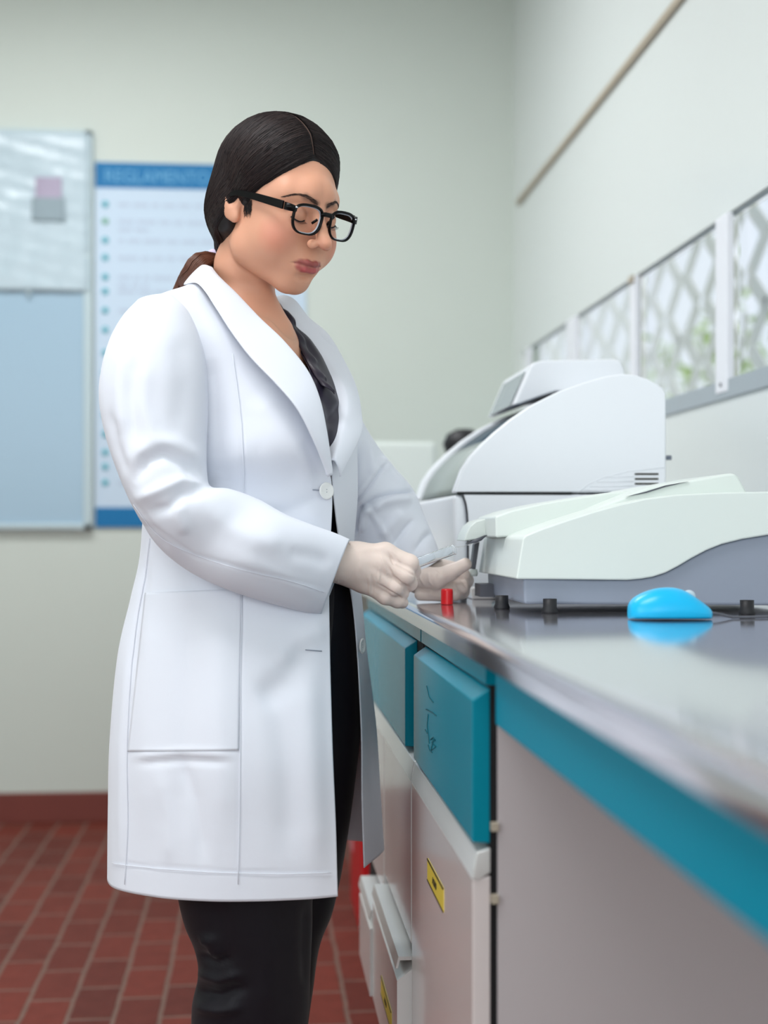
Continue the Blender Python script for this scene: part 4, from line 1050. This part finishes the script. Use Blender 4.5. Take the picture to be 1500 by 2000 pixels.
# orient normals outward (away from the body's axis)
axis_pt = G.mean(1, keepdims=True)
if ((Nn * (G - axis_pt)).sum(-1)).mean() < 0: Nn = -Nn; cflip = True
else: cflip = False
body_folds = [
 ([(405, 700), (420, 760), (428, 850), (425, 930)], 22, -.004),
 ([(500, 770), (560, 840), (620, 930)], 30, .003), ([(480, 880), (540, 900), (600, 930)], 30, -.002),
 ([(640, 965), (560, 1000), (500, 1010)], 14, -.003), ([(636, 960), (610, 900), (590, 860)], 10, -.002),
 ([(600, 1240), (560, 1330), (500, 1370)], 28, -.005), ([(640, 1220), (590, 1250), (540, 1300)], 22, .003),
 ([(430, 1180), (430, 1400), (440, 1650)], 26, .003), ([(370, 1170), (360, 1400), (355, 1640)], 24, -.0035), ([(300, 1170), (285, 1400), (290, 1640)], 24, .003),
 ([(530, 1300), (560, 1500), (565, 1680)], 26, -.003), ([(600, 1300), (610, 1500), (620, 1700)], 24, .003),
 ([(260, 1480), (350, 1470), (460, 1475)], 9, .0025), ([(265, 1490), (350, 1484), (455, 1488)], 8, -.0025),
 ([(350, 1480), (380, 1560), (400, 1690)], 14, -.003), ([(310, 1500), (330, 1600), (330, 1690)], 14, .002),
 ([(720, 1230), (722, 1400), (730, 1600)], 9, -.004), ([(250, 1250), (236, 1450), (234, 1690)], 8, .002),
 ([(290, 1090), (275, 1200), (262, 1330)], 9, -.003),
]
seams = {
 'princess_seam': [(452, 690), (463, 760), (472, 840), (475, 930), (474, 1010), (471, 1100), (470, 1200), (468, 1320), (468, 1450), (466, 1600), (463, 1725)],
 'side_seam': [(292, 1050), (283, 1120), (268, 1200), (256, 1300), (250, 1400), (247, 1500), (249, 1600), (243, 1725)],
 'hem_line': [(219, 1684), (260, 1690), (330, 1696), (440, 1703), (550, 1705), (657, 1702)],
}
for k, pl in seams.items(): body_folds.append((pl, 3.2, -.0011))
G = fold(G, Nn, body_folds)
CV = G.reshape(-1, 3); CF = gfaces(NU, NV_, flip=False)
coat = child('lab_coat', CV, CF, M_coat, solid=.0016)
coat['label'] = 'long white lab coat'
ctree = BVHTree.FromPolygons([tuple(v) for v in CV], CF)
CAM = Vector((0, 0, CAMZ))
def on_coat(px, py, off=.001, tree=None):
    p = P(px, py, 1.0); dr = (Vector(p) - CAM).normalized(); hit = (tree or ctree).ray_cast(CAM, dr)
    if hit[0] is None: return None
    n = hit[1]
    if n.dot(dr) > 0: n = -n
    return np.array(hit[0] + n * off)
def stitch(name, poly, r=.0005, off=.0016, parent=None, m=None, tree=None, n=40):
    pts = [on_coat(x, y, off, tree) for x, y in smooth_chain(poly, n)]; pts = [p for p in pts if p is not None]
    if len(pts) > 2: return wchild(MB().tube(pts, r, 6), name, m or M_coat, parent or coat)
for k, pl in seams.items(): stitch('seam_stitching', [(x + 2, y + 2) for x, y in pl])
# patch pocket
def patch(corners, nx, ny, off, tree=None, rnd=None):
    """corners TL, TR, BR, BL in the photo's frame laid on the cloth"""
    TL, TR, BR, BL = [np.array(c, float) for c in corners]; V = []
    last = None
    for j in range(ny):
        for i in range(nx):
            a = i / (nx - 1); b = j / (ny - 1); c = (TL * (1 - a) + TR * a) * (1 - b) + (BL * (1 - a) + BR * a) * b
            o_ = off
            p = on_coat(c[0], c[1], o_, tree)
            if p is None: p = last
            last = p; V.append(p)
    return np.array(V), gfaces(ny, nx, flip=True)
pv, pf = patch([(284, 1158), (472, 1150), (466, 1466), (250, 1468)], 46, 60, .0006)
PG = pv.reshape(60, 46, 3)
PG = PG + NV * (.0025 * np.exp(-(np.linspace(0, 1, 60)[:, None] / .12) ** 2) * np.sin(np.linspace(0, math.pi, 46))[None])[..., None]
child('pocket', PG.reshape(-1, 3), pf, M_coat, coat, solid=.0004)
# button, button holes
bt = on_coat(636, 958, .003)
def button(c, n, r, name='button', par=None):
    n = np.array(n) / np.linalg.norm(n); u = np.cross(n, UP); u /= np.linalg.norm(u); w_ = np.cross(n, u)
    b_ = MB().lathe(c, [(.001, -.0012), (r * .95, -.001), (r, .0002), (r * .93, .0012), (r * .7, .0008), (r * .6, .0004), (.0005, .0004)], 32, n)
    o = wchild(b_, name, M_button, par or coat)
    hmb = MB()
    for k in (-1, 1): hmb.lathe(c + w_ * .0016 * k + n * .0003, [(.0006, 0), (.0006, .0003)], 8, n)
    wchild(hmb, 'button_thread', M_grey, coat)
    return o
button(bt, NV * .8 + RV * .6, .0110)
tb = P_z(705, .008, 1.02 - (1262 - 1040) / FPX * 1.89)
button(tb + RV * .002, NV * .35 + RV * .94, .0105)
for a_, b_ in (((596, 1269), (628, 1272)), ((610, 956), (624, 957))):
    stitch('buttonhole', [a_, ((a_[0] + b_[0]) / 2, (a_[1] + b_[1]) / 2), b_], .0006, .0012, m=M_grey, n=6)

# ---- sleeves
def sleeve(rings, name, folds, nu=150, nv=96, parent=None, thick=.0016):
    """rings: (A px, B px, n centre, half depth)"""
    rows = []
    for A, B, n, rn in rings:
        a = Q(A[0], A[1], n); b = Q(B[0], B[1], n); c = (a + b) / 2; h = (a - b) / 2
        rows.append([c, h, [rn, 0, 0]])
    R = smooth_chain(np.array([np.concatenate([r[0], r[1], [r[2][0]]]) for r in rows]), nu)
    ang = np.linspace(0, 2 * math.pi, nv, endpoint=False)
    Gs = R[:, None, 0:3] + R[:, None, 3:6] * np.cos(ang)[None, :, None] + NV[None, None] * (R[:, None, 6:7] * np.sin(ang)[None, :, None])
    Ns = normals(Gs, True)
    if ((Ns * (Gs - R[:, None, 0:3])).sum(-1)).mean() < 0: Ns = -Ns; fl = True
    else: fl = False
    Gs = fold(Gs, Ns, folds)
    V = Gs.reshape(-1, 3); F = gfaces(nu, nv, closed=True)
    # close the shoulder end with a dome centre
    V = np.concatenate([V, [R[0, 0:3]]]); k = len(V) - 1
    F += [(k, (j + 1) % nv, j) for j in range(nv)]
    return child(name, V, F, M_coat, parent or coat, solid=thick), BVHTree.FromPolygons([tuple(v) for v in V], F)
RS = [((268, 590), (340, 577), .10, .030), ((240, 622), (372, 612), .11, .052), ((216, 665), (394, 668), .122, .062), ((200, 720), (404, 730), .13, .066), ((195, 780), (406, 800), .135, .066),
      ((207, 850), (403, 872), .142, .064), ((232, 925), (404, 925), .15, .062), ((262, 992), (412, 950), .155, .060), ((305, 1062), (450, 955), .155, .058), ((365, 1113), (505, 975), .145, .055),
      ((440, 1150), (555, 1003), .150, .050), ((520, 1176), (605, 1023), .138, .046), ((590, 1194), (652, 1040), .118, .042), ((628, 1199), (683, 1053), .103, .040)]
rf = [([(262, 945), (285, 900), (322, 886), (362, 906), (394, 938)], 12, -.0075), ([(250, 905), (300, 862), (350, 868), (398, 905)], 15, .004), ([(262, 978), (310, 958), (355, 938), (398, 952)], 11, .0055),
      ([(285, 1002), (330, 990), (354, 966), (402, 962)], 10, -.0050), ([(348, 985), (350, 1010), (362, 1045)], 13, .004), ([(405, 985), (450, 1030), (510, 1055), (560, 1060)], 20, .003), ([(250, 960), (300, 1030), (380, 1085), (470, 1110), (600, 1140), (640, 1150)], 3.5, -.0014),
      ([(560, 1080), (600, 1085), (650, 1100)], 16, -.0025), ([(460, 1090), (540, 1120), (620, 1160)], 15, .002), ([(240, 680), (232, 760), (240, 850)], 14, .0035), ([(262, 690), (256, 780), (262, 870)], 13, -.0035),
      ([(285, 700), (280, 800), (300, 860)], 13, .0025), ([(350, 650), (362, 740), (350, 850)], 24, -.003), ([(215, 800), (228, 870), (250, 930)], 9, -.003), ([(268, 1020), (300, 1040), (330, 1075)], 9, -.003)]
sl_r, sl_tree = sleeve(RS, 'sleeve', rf)
stitch('seam_stitching', [(262, 985), (300, 1035), (340, 1065), (400, 1090), (470, 1112), (560, 1133), (632, 1156)], .0004, .0012, parent=coat, tree=sl_tree)
LS = [((618, 650), (560, 690), -.12, .03), ((655, 700), (570, 760), -.135, .05), ((682, 760), (585, 830), -.15, .055), ((706, 822), (610, 890), -.16, .056), ((738, 875), (640, 950), -.165, .056), ((772, 918), (662, 1000), -.17, .055),
      ((806, 958), (682, 1050), -.175, .054), ((828, 1010), (700, 1090), -.175, .050), ((846, 1052), (730, 1125), -.168, .046), ((861, 1090), (765, 1150), -.16, .040)]
lf = [([(678, 1000), (715, 955), (757, 898)], 5, -.010), ([(690, 985), (730, 930), (762, 893)], 9, .006), ([(690, 1003), (730, 975), (765, 965), (800, 960), (825, 962)], 5, -.009), ([(725, 1000), (745, 980), (775, 974), (805, 975)], 9, .008),
      ([(694, 1050), (698, 1010), (708, 985)], 5, -.010), ([(706, 1040), (712, 1005), (722, 990)], 6, .007), ([(712, 985), (732, 1010), (765, 1065)], 4, .004), ([(766, 1068), (785, 1040), (806, 1015)], 6, -.005), ([(740, 1050), (765, 1025), (785, 1000)], 10, .004),
      ([(808, 1080), (830, 1050), (845, 1040)], 7, -.005), ([(700, 870), (690, 930), (686, 985)], 7, -.005), ([(716, 860), (724, 900), (728, 930)], 8, .004), ([(735, 895), (765, 925), (790, 945)], 8, .004)]
sl_l, _ = sleeve(LS, 'sleeve', lf, thick=.0016)

# ---- collar and lapels (one shawl-like strip from front to front)
inner = [(645, 925, .122), (636, 850, .128), (622, 780, .122), (598, 724, .112), (553, 668, .100), (505, 622, .085), (455, 570, .072), (416, 535, .062), (400, 520, .030), (404, 528, -.025), (440, 545, -.065), (500, 568, -.085), (547, 588, -.078), (572, 620, -.066), (604, 663, -.050), (640, 712, -.022), (664, 752, .004), (673, 790, .024), (664, 840, .055), (650, 900, .100)]
outer = [(641, 930, .128), (612, 862, .150), (580, 800, .160), (540, 752, .158), (490, 700, .150), (452, 650, .135), (420, 600, .112), (390, 556, .078), (366, 556, .030), (366, 560, -.030), (410, 575, -.085), (490, 590, -.115), (562, 580, -.105), (602, 622, -.108), (640, 655, -.100), (670, 705, -.070), (693, 755, -.040), (703, 805, -.015), (702, 850, .020), (662, 930, .095)]
I3 = np.array([Q(*a) for a in inner]); O3 = np.array([Q(*a) for a in outer])
rows = []
for t, bulge in ((0, 0), (.12, .0035), (.5, .004), (.88, .002), (1, 0)):
    mid = I3 * (1 - t) + O3 * t
    cen = Q(490, 760, -.02); cen_z = mid.copy(); dirn = mid - np.array([cen[0], cen[1], 0]); dirn[:, 2] = 0; dirn /= np.linalg.norm(dirn, axis=1, keepdims=True)
    rows.append(mid + dirn * bulge)
# rolled inner edge going inside
roll = I3 - dirn * .010 - UP * .002
LG = grid([roll] + rows, 40, 220)
collar = child('collar', LG.reshape(-1, 3), gfaces(40, 220), M_coat, coat, solid=.002)

# ---- blouse: V-necked, softly ruffled
def shell(rows, nu, nv, name, m, parent=person, solid=.001, folds=(), **kw):
    Gg = grid([[Q(*a) for a in r] for r in rows], nu, nv); Nn_ = normals(Gg)
    if (Nn_ @ NV).mean() < 0: Nn_ = -Nn_
    Gg = fold(Gg, Nn_, folds)
    return child(name, Gg.reshape(-1, 3), gfaces(nu, nv), m, parent, solid=solid)
bl_rows = [[(538, 594, -.058), (546, 592, -.066), (556, 592, -.080), (566, 594, -.10), (574, 600, -.11)],
           [(562, 640, -.038), (570, 636, -.046), (582, 634, -.062), (600, 640, -.085), (610, 648, -.10)],
           [(588, 690, -.002), (600, 684, -.014), (618, 684, -.034), (636, 692, -.060), (646, 700, -.08)],
           [(604, 722, .036), (618, 722, .026), (636, 728, .004), (656, 738, -.03), (668, 745, -.06)],
           [(600, 745, .062), (622, 752, .056), (642, 758, .036), (662, 764, -.0), (680, 770, -.04)],
           [(594, 790, .090), (622, 792, .086), (644, 796, .064), (668, 802, .02), (688, 806, -.02)],
           [(596, 850, .100), (624, 850, .100), (644, 854, .084), (664, 860, .05), (686, 866, .0)],
           [(600, 930, .075), (624, 930, .070), (644, 930, .055), (662, 930, .01), (686, 930, -.05)],
           [(600, 1060, .060), (624, 1060, .055), (650, 1060, .03), (672, 1060, -.02), (690, 1060, -.07)]]
shell(bl_rows, 120, 50, 'blouse', M_blouse, folds=[([(612, 735), (640, 760), (664, 800)], 6, .004), ([(600, 740), (640, 790), (655, 840)], 7, -.004), ([(590, 650), (625, 700), (655, 760)], 6, .003), ([(640, 890), (648, 820), (668, 780)], 6, -.003)])
# ruffle along the neck edge
edge = smooth_chain([Q(543, 598, -.052), Q(565, 642, -.030), Q(592, 690, .006), Q(610, 724, .044), Q(628, 752, .066)], 70)
rr_ = MB(); V = []
for i, p in enumerate(edge):
    wv = math.sin(i * .42) * .0035
    for t in (0, .35, .7, 1):
        V.append(p + (RV * .55 + NV * .75) * (wv * t + .003 * math.sin(t * 3.1)) + RV * .018 * t - UP * .010 * t * (1 if t < 1 else 1.15))
child('ruffle', V, gfaces(70, 4), M_blouse, solid=.0008)

# ---- trousers
def leg(rings, name, folds, parent):
    rows = []
    for A, B, n, rn in rings:
        a = Q(A[0], A[1], n); b = Q(B[0], B[1], n); rows.append(np.concatenate([(a + b) / 2, (a - b) / 2, [rn]]))
    R = smooth_chain(np.array(rows), 130); nv = 64; ang = np.linspace(0, 2 * math.pi, nv, endpoint=False)
    Gs = R[:, None, 0:3] + R[:, None, 3:6] * np.cos(ang)[None, :, None] + NV[None, None] * (R[:, None, 6:7] * np.sin(ang)[None, :, None])
    Ns = normals(Gs, True)
    if ((Ns * (Gs - R[:, None, 0:3])).sum(-1)).mean() < 0: Ns = -Ns
    return fold(Gs, Ns, folds), nv
nl = [((330, 1060), (650, 1060), .0, .07), ((325, 1150), (655, 1150), .01, .085), ((322, 1280), (645, 1280), .03, .088), ((322, 1420), (640, 1420), .06, .088), ((330, 1600), (628, 1600), .07, .080), ((345, 1730), (612, 1735), .07, .074),
      ((360, 1800), (610, 1805), .07, .070), ((380, 1850), (608, 1855), .07, .066), ((388, 1900), (606, 1905), .068, .064), ((376, 1960), (604, 1960), .066, .062), ((374, 2030), (596, 2030), .06, .060), ((375, 2150), (575, 2150), .058, .058), ((385, 2300), (545, 2300), .055, .055), ((385, 2460), (535, 2460), .052, .055)]
fl_ = [((400, 1060), (650, 1060), -.01, .06), ((420, 1150), (684, 1150), -.02, .065), ((430, 1280), (703, 1280), -.05, .085), ((440, 1400), (706, 1400), -.06, .08), ((450, 1500), (697, 1500), -.065, .077), ((462, 1600), (684, 1600), -.068, .074), ((475, 1700), (668, 1700), -.07, .070),
       ((490, 1780), (650, 1780), -.07, .066), ((500, 1830), (630, 1830), -.07, .062), ((498, 1870), (620, 1870), -.07, .060), ((490, 1930), (612, 1930), -.072, .06), ((480, 2000), (602, 2000), -.075, .06), ((460, 2150), (585, 2150), -.08, .056), ((445, 2350), (580, 2350), -.085, .055)]
tf = [([(388, 1862), (420, 1880), (450, 1870)], 9, -.006), ([(392, 1840), (412, 1835), (425, 1880)], 8, .006), ([(385, 1900), (430, 1915), (470, 1900)], 9, .006), ([(380, 1935), (430, 1945), (480, 1925)], 10, -.008), ([(376, 1965), (430, 1975), (470, 1965)], 9, .006),
      ([(420, 1760), (440, 1830), (450, 1880)], 16, -.003), ([(600, 1760), (596, 1850), (600, 1930)], 10, -.004), ([(520, 1750), (530, 1860), (520, 1990)], 18, .003), ([(660, 1180), (672, 1300), (676, 1420)], 9, -.003)]
trv, trf = [], []
for rg in (nl, fl_):
    Gl, nv = leg(rg, '', tf, None); k = len(trv); trv += Gl.reshape(-1, 3).tolist(); trf += [tuple(i + k for i in q_) for q_ in gfaces(130, nv, closed=True)]
child('trousers', trv, trf, M_trous)
for s, (a, b, c) in zip((1, -1), FOOT):
    A_, B_, C_ = Q(*a), Q(*b), Q(*c)
    f_s = lambda p, A_=A_, B_=B_, C_=C_: smax(smax(sd_chain(p, [A_, B_, C_], [.037, .036, .027], .012), p[..., 2] - .062, .01), .003 - p[..., 2], .003)
    l_, h_ = mm([A_, B_, C_], .05); l_[2] = -.004
    v_, f__ = surfnet(f_s, l_, h_, .005); child('shoe', v_, f__.tolist(), M_shoe)

# ---- gloves
def glove_mesh(f, pts, folds, h=.0013, pad=.035):
    l_, h_ = mm(pts, pad); v_, f__ = surfnet(f, l_, h_, h)
    me_n = np.zeros_like(v_)
    tri = v_[f__]; fn = np.cross(tri[:, 2] - tri[:, 0], tri[:, 3] - tri[:, 1]);
    for k in range(4): np.add.at(me_n, f__[:, k], fn)
    me_n /= np.linalg.norm(me_n, axis=1, keepdims=True) + 1e-12
    v_ = fold(v_, me_n, folds)
    return v_, f__
grf = [([(674, 1050), (668, 1095), (658, 1142)], 1.7, .0018), ([(682, 1056), (674, 1100), (664, 1138)], 2.5, -.0010), ([(758, 1078), (770, 1102), (792, 1114), (812, 1126)], 2.2, -.0022), ([(755, 1098), (768, 1126), (784, 1140), (802, 1148)], 2.2, -.0024),
       ([(738, 1140), (760, 1155), (775, 1163), (788, 1172)], 2.2, -.0024), ([(745, 1086), (752, 1108), (756, 1130)], 1.8, .0011), ([(762, 1074), (776, 1086), (784, 1100)], 1.8, .0009), ([(721, 1124), (722, 1145), (722, 1166)], 1.8, .0013), ([(726, 1120), (728, 1145), (727, 1160)], 2.5, -.0009),
       ([(740, 1106), (741, 1122), (738, 1142)], 1.8, .0009), ([(700, 1075), (730, 1070), (755, 1066)], 6, .0008), ([(684, 1080), (700, 1100), (704, 1130)], 5, -.0006)]
v_, f__ = glove_mesh(hand_r, [Q(650, 1060, .08), Q(825, 1190, -.03)], grf)
# cuff: cut the wrist end inside the sleeve stays closed
g1 = child('glove', v_, f__.tolist(), M_glove)
glf = [([(818, 1118), (822, 1132), (832, 1148)], 2.0, .0011), ([(836, 1116), (838, 1134), (846, 1146)], 2.0, .0010), ([(846, 1110), (856, 1120), (852, 1140)], 2.0, -.0009), ([(868, 1096), (850, 1102), (836, 1112)], 2.2, .0009),
       ([(812, 1146), (826, 1152), (844, 1150)], 2.0, -.001), ([(890, 1124), (902, 1134), (910, 1148)], 2.0, -.0012), ([(898, 1120), (910, 1134), (914, 1150)], 2.0, .0010), ([(884, 1136), (892, 1150), (890, 1166)], 2.0, .0008), ([(820, 1155), (850, 1165), (880, 1168)], 3, .0006)]
v_, f__ = glove_mesh(hand_l, [Q(790, 1080, -.10), Q(930, 1180, -.22)], glf)
g2 = child('glove', v_, f__.tolist(), M_glove)
g1['label'] = 'pale latex glove on the raised right hand'; g2['label'] = 'pale latex glove on the resting left hand'
def sock(pts, rr, name):   # stretchy glove cuff running up under the sleeve
    return wchild(MB().tube(smooth_chain([Q(*a) for a in pts], 10), rr, 28), name, M_glove, person)
sock([(635, 1092, .100), (660, 1098, .092), (690, 1103, .084)], .0262, 'glove_cuff')
sock([(780, 1100, -.155), (800, 1116, -.150), (822, 1126, -.152)], .0262, 'glove_cuff')

# ---- the clear tube held in the right hand
A_ = Q(770, 1116, .044); B_ = Q(887, 1073, .012); ax_t = (B_ - A_) / np.linalg.norm(B_ - A_); L_ = np.linalg.norm(B_ - A_)
tmb = MB().lathe(A_, [(.001, -.006), (.0045, -.0045), (.0068, 0), (.0068, L_ - .001), (.0072, L_), (.0062, L_), (.0060, L_ - .002), (.0060, .001), (.004, -.003), (.0005, -.004)], 32, ax_t)
M_tube = mat('clear_tube_glass', (246, 250, 252), 0.03, trans=.92, ior=1.18)
tube = wchild(tmb, 'test_tube', M_tube, person)
bpy.data.objects.remove(tube)
tube = tag(tmb.build('test_tube', M_tube, origin=A_), 'clear open test tube held in the gloved right fist', 'test tube')
